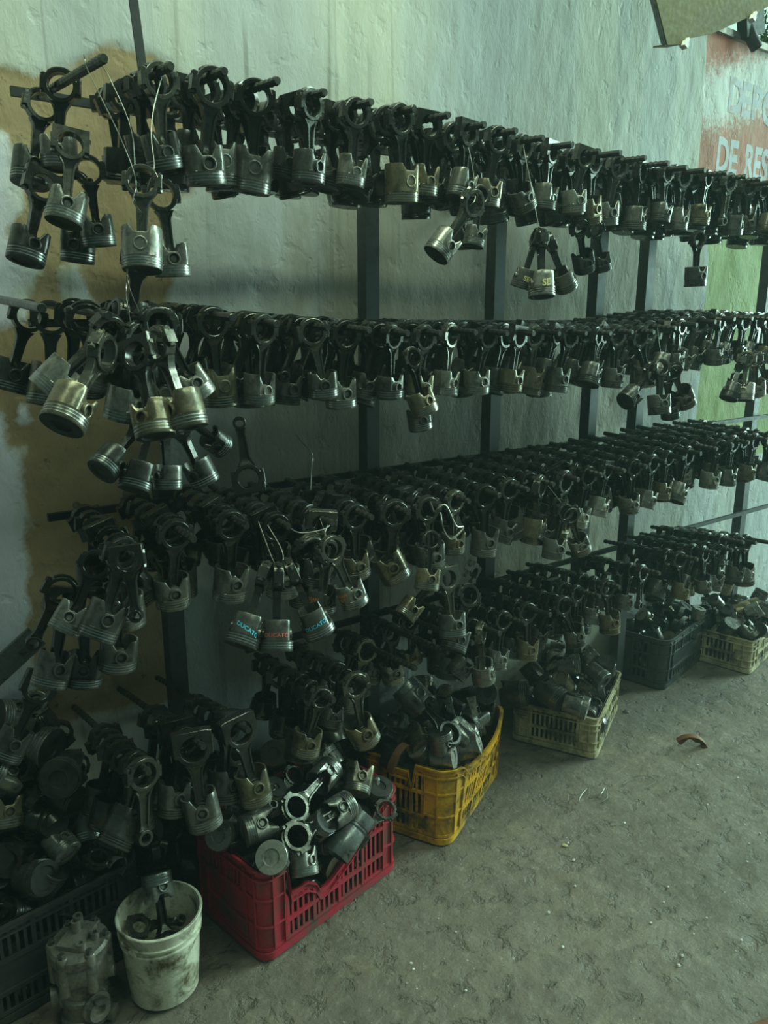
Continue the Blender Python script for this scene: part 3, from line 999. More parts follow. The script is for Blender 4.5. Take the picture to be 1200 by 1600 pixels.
for (nm, a, p, fit, rc, pc, bare) in BUNDLES:
    k = cnt.get(nm, 0)
    cnt[nm] = k + 1
    a, p = Vector(a), Vector(p)
    rod = RODS[FITS[fit][0]]
    d = p - a
    sc = min({'lower': 0.86, 'blue': 0.94}.get(nm, 0.99), max(0.86, d.length / rod.L))
    zax = -d.normalized()
    a2 = p + zax * rod.L * sc
    yax = Vector((0.25, 1, 0)) if nm not in ('cluster', 'lower', 'blue', 'b2e') else Vector((-d.y, d.x, 0.02)) + Vector((0.03, 0.05, 0))
    if nm in ('blue', 'trio'):
        yax = Vector((0.88, -0.47, 0))                  # these hang edge on, their lettered skirts to the front
    yax = (yax - zax * yax.dot(zax)).normalized()
    if nm in ('blue', 'trio'):
        yax = Matrix.Rotation(rb.uniform(-0.12, 0.12), 3, zax) @ yax
    elif nm in ('cluster', 'lower', 'blue', 'b2e'):
        yax = (Matrix.Rotation(rb.uniform(-0.5, 0.5), 3, zax) @ yax)
    else:
        yax = (Matrix.Rotation(rb.uniform(-0.35, 0.35), 3, zax) @ yax)
    xax = yax.cross(zax)
    M = Matrix((xax, yax, zax)).transposed().to_4x4()
    word = 'bare connecting rod' if bare else f'{PIS_WORD[pc]} piston on rod'
    where = BUNDLE_LABEL[nm]
    lab = f'{ORD[k]} {word} {where}' if tot[nm] > 1 else f'{word} {where}'
    o = assembly(lab, a2, fit=fit, rc=rc, pc=pc, scale=sc, lod=0 if p.x < 1.6 else 1, mat=M, tilt=rb.gauss(0, 0.12), turn=rb.choice((0, 0, PI)) if nm not in ('blue', 'trio', 'orange') else 0,
                 group='wired bunches of pistons' if tot[nm] > 1 else None, no_piston=bool(bare), name='connecting_rod_bare' if bare else 'piston_and_rod')
    BUNDLE_PISTONS[(nm, k)] = (o, FITS[fit][1])

# ------------------------------------------------------------------ crates
class Crate:
    """rounded rectangular perimeter: corner c, long side along u, short side along v"""
    def __init__(self, c, u, v_sign, Lu, Lv, H, r=0.035):
        self.c = Vector((c[0], c[1], 0))
        self.u = Vector((u[0], u[1], 0)).normalized()
        self.v = Vector((-self.u.y, self.u.x, 0)) * v_sign
        self.Lu, self.Lv, self.H, self.r = Lu, Lv, H, r
        self.per = 2 * (Lu + Lv)

    def P(self, s, d=0.0, taper=0.0):
        """local (u, v) of the perimeter at arc s, moved outwards by d"""
        Lu, Lv, r = self.Lu, self.Lv, self.r
        s %= self.per
        sides = [(0, 0, 1, 0, Lu), (Lu, 0, 0, 1, Lv), (Lu, Lv, -1, 0, Lu), (0, Lv, 0, -1, Lv)]
        for x, y, dx, dy, L in sides:
            if s <= L:
                nx, ny = dy, -dx
                if s < r:
                    a = -(1 - s / r) * PI / 4
                    cx, cy = x + dx * r - nx * r, y + dy * r - ny * r
                elif s > L - r:
                    a = (1 - (L - s) / r) * PI / 4
                    cx, cy = x + dx * (L - r) - nx * r, y + dy * (L - r) - ny * r
                else:
                    return (x + dx * s + nx * d, y + dy * s + ny * d)
                ca, sa = math.cos(a), math.sin(a)
                ex, ey = nx * ca - ny * sa, nx * sa + ny * ca
                return (cx + ex * (r + d), cy + ey * (r + d))
            s -= L
        return self.P(0, d)


def make_crate(name, label, C_, mat, top=None, style='slots', flare=0.0, post_w=0.075, skip=()):
    """an open plastic crate: base, corner posts, rims, ribs and every slat on its own"""
    root = thing(name, label, 'crate', C_.c, (0, 0, math.atan2(C_.u.y, C_.u.x)))
    flip = C_.v.dot(Vector((-C_.u.y, C_.u.x, 0)))
    H = C_.H
    if top is None:
        top = lambda s: H
    Lu, Lv = C_.Lu, C_.Lv

    def bulge(s, z):
        return flare(s, z) if callable(flare) else flare * z / H

    def pt(s, d, z):
        x, y = C_.P(s, d + bulge(s % C_.per, z))
        return (x, y * flip, z)

    def strip(s0, s1, z0, z1, d0, d1, step=0.014, clip=True):
        mb = MB()
        n = max(1, int(math.ceil((s1 - s0) / step)))
        run = []

        def flush():
            if len(run) > 1:
                mb.loft(run[:], cap0=True, cap1=True)
            run.clear()
        for i in range(n + 1):
            s = s0 + (s1 - s0) * i / n
            t = top(s % C_.per)
            a = z0(s % C_.per) if callable(z0) else z0
            b_ = z1(s % C_.per) if callable(z1) else z1
            if clip:
                b_ = min(b_, t)
            if b_ - a < 0.003:
                flush()
                continue
            run.append([pt(s, d0, a), pt(s, d1, a), pt(s, d1, b_), pt(s, d0, b_)])
        flush()
        return mb

    def put(nm, mb, lab=None):
        if mb.f:
            o = link(nm, mb.mesh(nm, mat, 30), root)
            if lab:
                o['label'] = lab
    b = MB()
    m = 56
    for z0, z1, dd in ((0.0, 0.010, -0.004),):
        low = [pt(C_.per * i / m, dd, z0) for i in range(m)]
        up = [pt(C_.per * i / m, dd, z1) for i in range(m)]
        b.loft([low, up], cap0=True, cap1=True)
    put('base', b)
    put('foot_band', strip(0, C_.per, 0.0, 0.022, 0.0, 0.006))
    put('foot_band', strip(0, C_.per, 0.026, 0.036, -0.004, 0.003))
    rim_h = 0.026
    put('rim', strip(0, C_.per, lambda s: top(s) - rim_h, lambda s: top(s), -0.003, 0.002))
    put('rim_flange', strip(0, C_.per, lambda s: top(s) - 0.006, lambda s: top(s), -0.004, 0.010))
    put('rim_flange', strip(0, C_.per, lambda s: top(s) - 0.036, lambda s: top(s) - 0.031, -0.002, 0.009))
    corners = [0, Lu, Lu + Lv, 2 * Lu + Lv]
    for k, c in enumerate(corners):
        put('corner_post', strip(c - post_w, c + post_w, 0.03, lambda s: top(s) - 0.01, -0.0035, 0.0))
        for q in (-post_w, -post_w * 0.45, post_w * 0.45, post_w):
            put('post_rib', strip(c + q - 0.002, c + q + 0.002, 0.03, lambda s: top(s) - 0.02, -0.001, 0.007, 0.004))
        for z in (H * 0.36, H * 0.66):
            put('post_rib', strip(c - post_w, c + post_w, z - 0.003, z + 0.003, -0.001, 0.006))
    sides = [(post_w, Lu - post_w), (Lu + post_w, Lu + Lv - post_w), (Lu + Lv + post_w, 2 * Lu + Lv - post_w), (2 * Lu + Lv + post_w, C_.per - post_w)]
    nb = 3 if H > 0.22 else 2
    ribs = [H * (i + 1) / nb * 0.96 for i in range(nb - 1)]
    for k, (a, e) in enumerate(sides):
        if k in skip:
            continue
        for z in ribs:
            put('side_rail', strip(a, e, z - 0.007, z + 0.005, -0.003, 0.007))
        solid = (style == 'panel' and k % 2 == 1)
        levels = [0.03] + ribs + [None]
        nbar = max(4, int((e - a) / (0.020 if not solid else 0.017)))
        for li in range(len(levels) - 1):
            z0 = levels[li]
            z1 = levels[li + 1] if levels[li + 1] is not None else None
            zt = (lambda s, z1=z1: min(z1, top(s) - 0.02)) if z1 is not None else (lambda s: top(s) - 0.02)
            if solid and li < len(levels) - 2 or (style == 'label' and k % 2 == 0 and li == 1) or (style == 'solid'):
                put('side_panel', strip(a, e, z0, zt, -0.003, 0.0))
                continue
            for i in range(nbar):
                s = a + (e - a) * (i + 0.5) / nbar
                w = 0.0042 if i % 5 else 0.006
                put('slat', strip(s - w, s + w, z0, zt, -0.003, 0.001 if i % 5 else 0.005, 1.0))
    return root


RED_C = Crate((0.835, 1.677), (0.98, 0.17), 1, 0.565, 0.345, 0.30)
YEL_C = Crate((1.590, 1.738), (0.45, 0.215), 1, 0.545, 0.350, 0.30, 0.05)
WH1_C = Crate((2.471, 1.789), (0.417, 0.206), 1, 0.50, 0.365, 0.185, 0.02)
BK2_C = Crate((3.252, 1.984), (0.595, 0.111), 1, 0.565, 0.26, 0.265, 0.045)
WH3_C = Crate((3.775, 1.816), (0.30, 0.055), 1, 0.50, 0.34, 0.185, 0.015)
BK0_C = Crate((0.015, 1.895), (0.342, 0.040), 1, 0.565, 0.335, 0.30, 0.04)


def red_top(s):
    # the long front side is broken down in a slanting bite
    L = 0.565
    if 0.085 < s < 0.16:
        return 0.185
    if 0.16 <= s < 0.235:
        return 0.185 - 0.06 * (s - 0.16) / 0.075 if s < 0.2 else 0.125
    if 0.235 <= s < L - 0.055:
        return 0.125 + (0.30 - 0.125) * ((s - 0.235) / (L - 0.29)) ** 1.15
    return 0.30


def yel_top(s):
    L, per = 0.545, YEL_C.per
    if 0.06 < s < 0.11:
        return 0.30 - 0.03 * (1 - abs(s - 0.085) / 0.025)
    if 0.11 <= s < L:
        return 0.27 + 0.03 * (s - 0.11) / (L - 0.11)
    if per - 0.145 < s < per - 0.135:
        return 0.20
    if per - 0.23 < s <= per - 0.145:
        return 0.262
    return 0.295


def yel_flare(s, z):
    L = YEL_C.Lu
    if 0 < s < L:
        return 0.055 * math.sin(PI * s / L) * (z / 0.3) ** 1.2
    return 0.0


def red_flare(s, z):
    L = RED_C.Lu
    return 0.0


make_crate('plastic_crate', 'faded red plastic crate with a broken long side, full of pistons', RED_C, M_RED, red_top, 'panel', red_flare)
make_crate('plastic_crate', 'dirty yellow plastic crate with bulging cracked sides', YEL_C, M_YEL, yel_top, 'slots', yel_flare, 0.09)
make_crate('plastic_crate', 'low off-white plastic crate beside the yellow crate', WH1_C, M_WHT, None, 'slots', 0, 0.07)
make_crate('plastic_crate', 'black plastic crate between the two off-white crates', BK2_C, M_BLK, None, 'label', 0.006, 0.08)
make_crate('plastic_crate', 'low off-white plastic crate beyond the black crate', WH3_C, M_WHT, None, 'slots', 0, 0.09)
make_crate('plastic_crate', 'dark plastic crate heaped with scrap behind the bucket', BK0_C, M_BLK, None, 'label', 0.006, 0.06)

# ------------------------------------------------------------------ bucket
BX, BY = 0.577, 1.785
bucket = thing('bucket', 'stained white plastic bucket holding a piston and rods', 'bucket', (BX, BY, 0))
mb = MB()
Hb, r0, r1 = 0.245, 0.092, 0.110


def rb_(z):
    return r0 + (r1 - r0) * z / Hb


prof = [(0.0, 0.004), (r0 - 0.004, 0.004), (r0, 0.0), (r0 + 0.001, 0.004)]
prof = [(r0 * 0.2, 0.003), (r0 - 0.006, 0.003), (r0 - 0.003, 0.0), (r0, 0.003), (rb_(0.10), 0.10), (rb_(0.178), 0.178)]
prof += [(rb_(0.18) + 0.004, 0.180), (rb_(0.186) + 0.004, 0.186), (rb_(0.188) + 0.0005, 0.188), (rb_(0.198), 0.198), (rb_(0.2) + 0.005, 0.200), (rb_(0.206) + 0.005, 0.206),
         (rb_(0.208) + 0.001, 0.208), (rb_(0.222) + 0.001, 0.222), (r1 + 0.0045, Hb - 0.008), (r1 + 0.005, Hb - 0.002), (r1 + 0.003, Hb), (r1 - 0.002, Hb), (r1 - 0.004, Hb - 0.006), (rb_(0.1) - 0.003, 0.1), (r0 - 0.004, 0.008), (r0 * 0.2, 0.006)]
mb.lathe(prof, 48)
link('bucket_body', mb.mesh('bucket_body', M_BUCK, 40), bucket)
for s in (-1, 1):
    hb = MB()
    hb.lathe([(0.013, 0), (0.013, 0.006), (0.008, 0.008)], 14, Matrix.Translation((s * (rb_(0.193)), 0, 0.193)) @ Matrix.Rotation(s * PI / 2, 4, 'Y'))
    link('handle_lug', hb.mesh('handle_lug', M_BUCK), bucket, rot=(0, 0, 0.5))

# ---- PILES
PILES = """red 1A10 1334 1926 283 21 57 73 -30
red 1A1 946 1949 282 22 -78 58 2
red 1P4 1147 1902 273 54 57 -41 46
red 1P1 1258 2017 272 52 44 48 -56
red 1P0 1044 1983 268 12 60 78 -14
red 1A6 987 1960 264 18 -83 48 22
red 1A1 1293 1852 261 24 42 83 -28
red 1R9 1265 1932 243 34 -57 74 -12
red 1P5 867 1834 241 2 -2 -81 -58
red 1P3 878 1728 239 67 2 -10 73
red 1A4 1041 1913 229 67 -72 -15 10
red 1A8 1007 1743 224 12 -12 79 -59
red 1P5 1335 1874 218 48 -33 -47 -66
red 1P1 950 1979 208 72 19 6 67
red 1P1 1316 2010 198 36 88 31 -8
red 1A6 1179 1790 186 11 -36 -90 -22
red 1A5 1044 1758 180 56 -50 44 -50
red 1P5 1212 1921 166 9 -83 -25 50
red 1R5 1326 1904 163 4 -2 -93 36
red 1A9 957 1836 159 16 49 55 -66
red 1A10 1268 2012 153 19 77 48 38
red 1P1 1115 1998 153 16 70 6 -69
red 1A11 918 1892 144 18 86 48 9
red 1P4 1123 1772 142 64 -67 22 29
red 1A4 1343 1821 140 16 -87 45 6
red 1A4 1201 1851 126 5 -99 -5 8
red 1R8 1275 1880 123 23 61 -68 33
red 1R4 1053 1882 120 80 -42 -34 -24
red 1R3 1016 1845 116 43 -42 -77 20
red 1A6 1285 1816 110 12 -11 97 17
red 0P4 1022 1763 100 5 2 -69 -72
red 0P5 942 1776 79 62 -21 -71 25
red 0P5 953 1890 76 52 63 -47 -34
red 0A6 1052 1997 68 40 46 73 30
red 0A1 871 1865 68 5 -2 93 -37
red 0P4 1130 2000 68 64 0 0 -77
red 0P4 1309 2020 60 1 -100 1 0
red 0P2 1327 1783 60 70 10 -70 9
red 0R5 1231 1774 59 70 43 48 -29
red 0R1 1238 1821 57 9 -46 -85 -24
red 0P0 1219 2013 56 56 0 0 -83
red 0A6 1342 1876 55 23 43 83 -27
red 0P3 880 1732 54 69 25 -66 -17
red 0P5 1274 1945 54 0 98 -13 13
red 0A4 1214 1917 53 26 56 76 22
red 0P5 1281 1870 50 7 82 57 -3
red 0P5 1018 1849 50 16 -14 78 -59
red 0A6 871 1810 47 2 4 100 -5
red 0A11 1022 1982 38 43 -60 47 -48
red 0A5 1166 1765 36 60 76 19 17
red 0R9 931 1888 28 9 9 -70 -70
yel 1P4 1825 1991 350 73 -68 -4 9
yel 1P2 1863 1899 341 40 49 44 64
yel 1A11 2006 2089 330 52 -84 10 -13
yel 1P4 1766 1872 327 43 88 6 17
yel 1P0 1692 2064 325 9 38 -92 -9
yel 1R11 1569 1949 324 42 -1 90 5
yel 1P2 1926 2143 298 16 70 29 -63
yel 1R8 1853 1972 292 32 55 -59 -51
yel 1P4 1606 1882 292 21 -56 76 -28
yel 1P2 2011 2000 282 48 3 5 88
yel 1P0 1929 2047 277 59 -48 -41 50
yel 1P1 1816 2044 275 49 -65 27 -51
yel 1A2 1803 1891 266 19 -12 79 -58
yel 1P5 1621 1970 260 17 -45 -28 -83
yel 1R7 1867 2105 257 10 94 32 9
yel 1A0 1628 1792 235 7 99 14 4
yel 1P5 1566 1921 228 69 -71 16 -8
yel 1A5 1797 2118 227 7 67 63 -38
yel 1R11 1649 2021 226 24 35 90 -11
yel 1P5 1714 2033 222 14 56 -24 78
yel 1P2 1906 2192 221 77 -54 -25 22
yel 1R2 1681 1835 221 2 -28 -96 5
yel 1A0 1777 1997 218 48 35 -70 -40
yel 1R3 1695 1857 217 7 96 -28 4
yel 1R3 1878 2048 215 69 -20 58 -39
yel 1A0 1714 1887 213 19 89 -35 23
yel 1A5 1530 2003 200 5 -42 -90 7
yel 1R5 1980 2013 198 32 -59 25 -70
yel 1P5 1960 2120 192 17 -14 64 -74
yel 1A5 1705 2117 179 16 83 -52 -10
yel 1P1 1600 1829 178 25 51 51 65
yel 1A2 1698 1994 178 27 21 -73 -59
yel 1R5 1646 1919 171 48 85 8 19
yel 1P0 1583 2041 167 64 -68 30 -22
yel 0R11 1499 2057 164 8 -22 97 2
yel 0P4 1877 2083 162 36 -10 -89 26
yel 0P2 1758 2141 146 70 66 24 7
yel 0R5 1497 1987 143 6 -84 53 10
yel 0P0 1681 1837 142 1 -23 97 -8
yel 0R2 1876 2136 138 39 -17 86 -27
yel 0P1 1643 1951 132 26 -95 -17 -7
yel 0A10 2005 1999 126 60 -49 62 -14
yel 0P4 1880 2202 124 81 -33 45 -16
yel 0R5 1724 1910 121 51 -12 -72 45
yel 0A0 1625 2108 119 11 14 -98 -6
yel 0R10 1631 2038 117 52 49 46 52
yel 0P5 1708 2067 114 66 36 -19 64
yel 0R3 1791 2140 90 4 -43 67 60
yel 0R4 1679 1881 82 36 -4 -81 46
yel 0P2 1552 1963 64 88 0 0 -47
yel 0R10 1773 1976 64 26 -21 89 -32
yel 0A2 1716 1832 60 63 27 -71 17
yel 0P2 1707 2124 60 10 70 9 -70
yel 0P0 1859 2004 58 16 5 70 -70
yel 0P0 1629 2004 58 21 -12 70 -67
yel 0P3 2004 2022 56 0 42 91 0
yel 0R1 1802 2079 55 24 -90 35 -12
yel 0P3 1852 2114 54 70 47 53 -13
yel 0P3 1588 2068 54 58 -33 -63 -41
yel 0P3 1518 2035 54 33 -57 42 62
yel 0P1 1746 2035 53 52 70 -39 -29
yel 0P5 1932 2013 52 27 -60 -37 65
wh1 1P1 2741 2248 258 49 17 72 -46
wh1 1P4 2658 2176 251 30 -21 -64 68
wh1 1P2 2598 2106 240 11 79 -50 34
wh1 1P4 2772 2167 213 11 -56 41 72
wh1 1P4 2484 2069 212 22 90 -27 25
wh1 1P3 2836 2091 211 65 -61 -46 -1
wh1 1P4 2470 1954 208 34 70 -23 58
wh1 1A1 2668 2127 195 25 43 -80 -34
wh1 1P5 2573 1962 192 39 -71 -50 31
wh1 1P3 2372 2093 191 70 -25 66 8
wh1 1P3 2616 2038 182 89 28 -36 1
wh1 1P2 2667 1965 180 57 -45 -67 -17
wh1 1P2 2618 2211 176 24 -79 -12 -55
wh1 1P3 2411 2029 174 97 9 -8 23
wh1 1P2 2504 1870 157 57 -66 36 -32
wh1 1P5 2600 1903 154 80 14 -49 32
wh1 1P2 2515 2009 151 48 0 -87 -13
wh1 1P0 2444 2126 136 22 50 -50 67
wh1 1P2 2736 2145 135 43 8 -64 -63
wh1 1A4 2614 2142 132 61 -71 -26 26
wh1 1R5 2768 2221 131 2 50 84 -20
wh1 1P5 2450 1941 129 74 64 13 14
wh1 0A10 2548 2076 127 18 12 90 -36
wh1 0P5 2367 2092 115 68 13 -69 19
wh1 0R11 2518 2157 114 79 -46 20 -37
wh1 0A0 2825 2017 113 13 -26 95 4
wh1 0R6 2647 1927 112 69 32 -64 -9
wh1 0P4 2806 2084 110 57 11 50 64
wh1 0P2 2444 2034 96 65 54 46 26
wh1 0P0 2557 1932 92 55 18 -8 -81
wh1 0P3 2611 2022 89 36 -45 26 -77
wh1 0P4 2611 2202 68 28 0 0 -96
wh1 0P2 2621 2106 64 76 0 0 65
wh1 0P2 2708 2086 60 29 -30 -64 -64
wh1 0P0 2777 2170 58 69 18 68 -18
wh1 0R8 2739 2262 56 6 97 24 -6
wh1 0R5 2689 1923 55 13 -79 -18 -57
wh1 0A8 2681 2192 53 18 62 -75 12
wh1 0P0 2527 2013 52 0 64 77 0
bk2 1A5 3384 2120 268 25 92 -31 -4
bk2 1A10 3506 2232 260 18 -75 -63 -13
bk2 1P5 3496 2071 251 52 60 -38 48
bk2 1P2 3347 2213 246 35 -13 91 16
bk2 1P1 3457 2154 246 21 64 74 7
bk2 1P2 3310 2098 236 55 -20 10 81
bk2 1A11 3749 2183 223 5 79 -61 4
bk2 1P3 3389 2152 213 38 -32 -81 31
bk2 1A5 3538 2092 209 53 77 -35 5
bk2 1P5 3413 2082 205 28 -83 -17 -45
bk2 1R10 3683 2262 198 14 32 93 4
bk2 1P4 3284 2169 180 58 29 67 37
bk2 1P2 3462 2137 166 25 48 -66 -53
bk2 1A6 3453 2252 161 4 -8 99 7
bk2 1P0 3657 2141 155 26 -57 -34 70
bk2 1P2 3333 2069 150 52 -2 -66 55
bk2 1P0 3567 2163 148 34 0 -14 -93
bk2 1P3 3723 2208 144 4 -22 19 -96
bk2 1R4 3265 2040 142 25 60 73 -21
bk2 1A4 3627 2241 137 7 26 -92 -28
bk2 0R9 3260 2226 133 0 -100 -9 -2
bk2 0R2 3630 2078 128 37 9 -92 3
bk2 0P5 3510 2253 113 47 36 61 -53
bk2 0R6 3379 2051 110 14 -84 -40 33
bk2 0P2 3281 2125 103 93 -35 -9 -8
bk2 0R9 3372 2130 100 36 80 -44 19
bk2 0A1 3703 2235 100 3 -35 -49 -80
bk2 0R3 3721 2287 100 8 0 -100 0
bk2 0P1 3456 2071 98 6 90 2 44
bk2 0P2 3406 2213 96 17 18 -96 11
bk2 0P2 3477 2158 86 19 -18 -69 68
bk2 0P5 3545 2124 78 38 33 -62 -60
bk2 0R11 3532 2060 61 2 97 9 -21
bk2 0R9 3567 2177 57 74 17 62 -20
bk2 0P0 3307 2205 52 0 -13 -99 0
wh3 1R5 3768 2097 279 61 62 -35 -35
wh3 1P2 3941 1975 236 91 -21 19 31
wh3 1R11 3980 2148 234 22 85 -38 30
wh3 1R5 3957 2070 224 50 8 32 -80
wh3 1A1 3931 2113 219 8 59 -80 -11
wh3 1P2 3820 1872 216 90 -41 -11 -8
wh3 1P3 3852 1957 210 77 -11 -63 7
wh3 1A7 4079 2006 193 22 -75 -60 15
wh3 1P0 4164 2174 191 79 33 27 -44
wh3 1R8 4129 2006 171 40 41 -82 -7
wh3 1A3 3922 2052 157 18 42 86 24
wh3 1A9 4107 1953 156 32 -95 7 2
wh3 1P1 4181 2070 152 57 -22 -75 25
wh3 1A0 3978 1915 144 11 60 -78 -13
wh3 1P4 3826 1922 137 51 44 60 43
wh3 1A6 3966 2072 134 20 -56 -79 15
wh3 1A7 3992 1998 127 11 60 -78 -12
wh3 1A3 4071 2070 127 4 98 -1 -17
wh3 1A2 3931 2024 115 13 -30 -80 -51
wh3 1A5 4072 2103 87 22 97 2 10
wh3 1R0 4015 2073 82 34 60 69 -21
wh3 1R1 4140 2088 82 13 74 -61 26
wh3 0P5 4190 2101 78 61 24 67 36
wh3 0A11 4202 1928 69 62 5 78 5
wh3 0P5 3952 2078 64 40 -3 -24 88
wh3 0R10 3793 2030 61 4 -3 97 23
wh3 0P4 3916 1900 60 0 72 -69 0
wh3 0P4 3894 1991 59 67 73 8 4
wh3 0A11 4216 2015 59 19 -76 62 7
wh3 0P2 3810 1966 58 50 -58 44 -47
wh3 0A10 3865 2118 58 2 0 100 -1
wh3 0P3 3992 2000 54 42 25 -66 57
wh3 0P0 3818 1878 52 0 -73 69 0
bk0 1P2 415 2205 360 20 45 76 42
bk0 1P0 198 2184 342 33 38 -79 34
bk0 1A1 282 2100 337 23 -78 -48 33
bk0 1R1 79 2101 335 4 -61 -65 -44
bk0 1P5 55 2190 334 84 -3 -52 16
bk0 1P4 406 2050 330 7 -76 25 59
bk0 1A8 246 2141 330 6 -86 -45 -25
bk0 1P3 311 2193 328 29 -86 1 -42
bk0 1P4 336 1985 320 33 -23 -91 -4
bk0 1P5 441 2132 320 60 69 39 9
bk0 1P0 60 1957 310 13 5 0 -99
bk0 1A8 214 1952 308 36 9 93 -3
bk0 1P1 492 2086 297 30 -23 -90 22
bk0 1P1 130 2197 296 11 -96 -7 -26
bk0 1P5 110 2044 291 60 49 1 -63
bk0 1A5 70 2116 288 17 70 59 37
bk0 1P3 374 2222 287 94 5 30 11
bk0 1P2 159 2122 282 43 -25 84 24
bk0 1R9 387 2143 266 7 -58 -67 -45
bk0 1P4 251 2203 265 88 8 -47 -3
bk0 1P4 315 2109 262 27 13 94 -16
bk0 1P5 41 2043 257 19 -70 11 -68
bk0 1P0 444 1999 257 20 67 30 64
bk0 1P5 431 2081 254 33 71 -31 54
bk0 1P2 149 1984 251 14 -24 46 84
bk0 1P0 51 2186 245 69 -13 70 14
bk0 1R0 125 2054 227 4 -20 44 88
bk0 1P4 65 1956 222 61 56 42 -36
bk0 1P0 336 2216 222 70 63 28 -19
bk0 1P2 425 2221 214 65 61 36 -28
bk0 1P3 94 2124 213 72 -47 48 -20
bk0 1A11 493 2091 210 8 14 89 -43
bk0 1A1 540 2012 200 8 -74 66 -5
bk0 1P1 179 2081 195 70 -56 -8 44
bk0 1A5 257 2105 194 5 41 88 25
bk0 1P1 52 2048 177 58 -32 -36 66
bk0 1A8 448 2008 174 10 45 -59 66
bk0 1A9 392 1998 169 34 50 74 32
bk0 1P2 238 2206 164 4 50 -5 -86
bk0 1P4 224 2009 155 76 -36 -54 -3
bk0 1P2 489 2237 153 57 -61 36 43
bk0 1P5 316 1982 149 87 -1 22 44
bk0 1P1 137 2035 140 74 -8 56 35
bk0 1P3 339 2207 140 42 50 -50 -56
bk0 0P1 62 1950 134 74 10 65 12
bk0 0P5 198 2125 128 66 54 -12 51
bk0 0A0 515 2003 128 16 12 76 -61
bk0 0P5 24 2186 127 50 44 55 50
bk0 0R0 14 2108 126 7 66 74 -6
bk0 0P4 106 2124 126 47 -78 16 38
bk0 0P0 265 2081 123 53 -21 -16 -80
bk0 0P5 416 2232 122 0 10 -59 -80
bk0 0R9 312 2151 117 34 -90 19 18
bk0 0A7 94 2211 115 10 -94 -8 31
bk0 0P4 421 2154 114 62 -52 30 52
bk0 0P1 340 2053 111 68 31 63 20
bk0 0P3 187 1965 87 51 34 -17 -77
bk0 0P4 195 2198 84 9 -87 -2 -49
bk0 0P0 424 2006 81 18 -73 -66 -2
bk0 0P2 515 2020 60 48 -52 48 52
bk0 0P2 333 1988 60 70 18 -68 -11
bk0 0A8 46 2046 59 63 63 -29 35
bk0 0P4 487 2229 59 4 4 -74 -67
bk0 0P2 85 1972 56 59 68 -33 -30
bk0 0P0 366 2219 56 39 56 50 53
bk0 0P3 286 2214 56 0 74 -68 0
bk0 0P3 246 2046 54 59 35 62 38
bk0 0P5 221 2124 52 49 -61 36 -51
bk0 0P5 250 1970 51 41 62 -56 -36"""
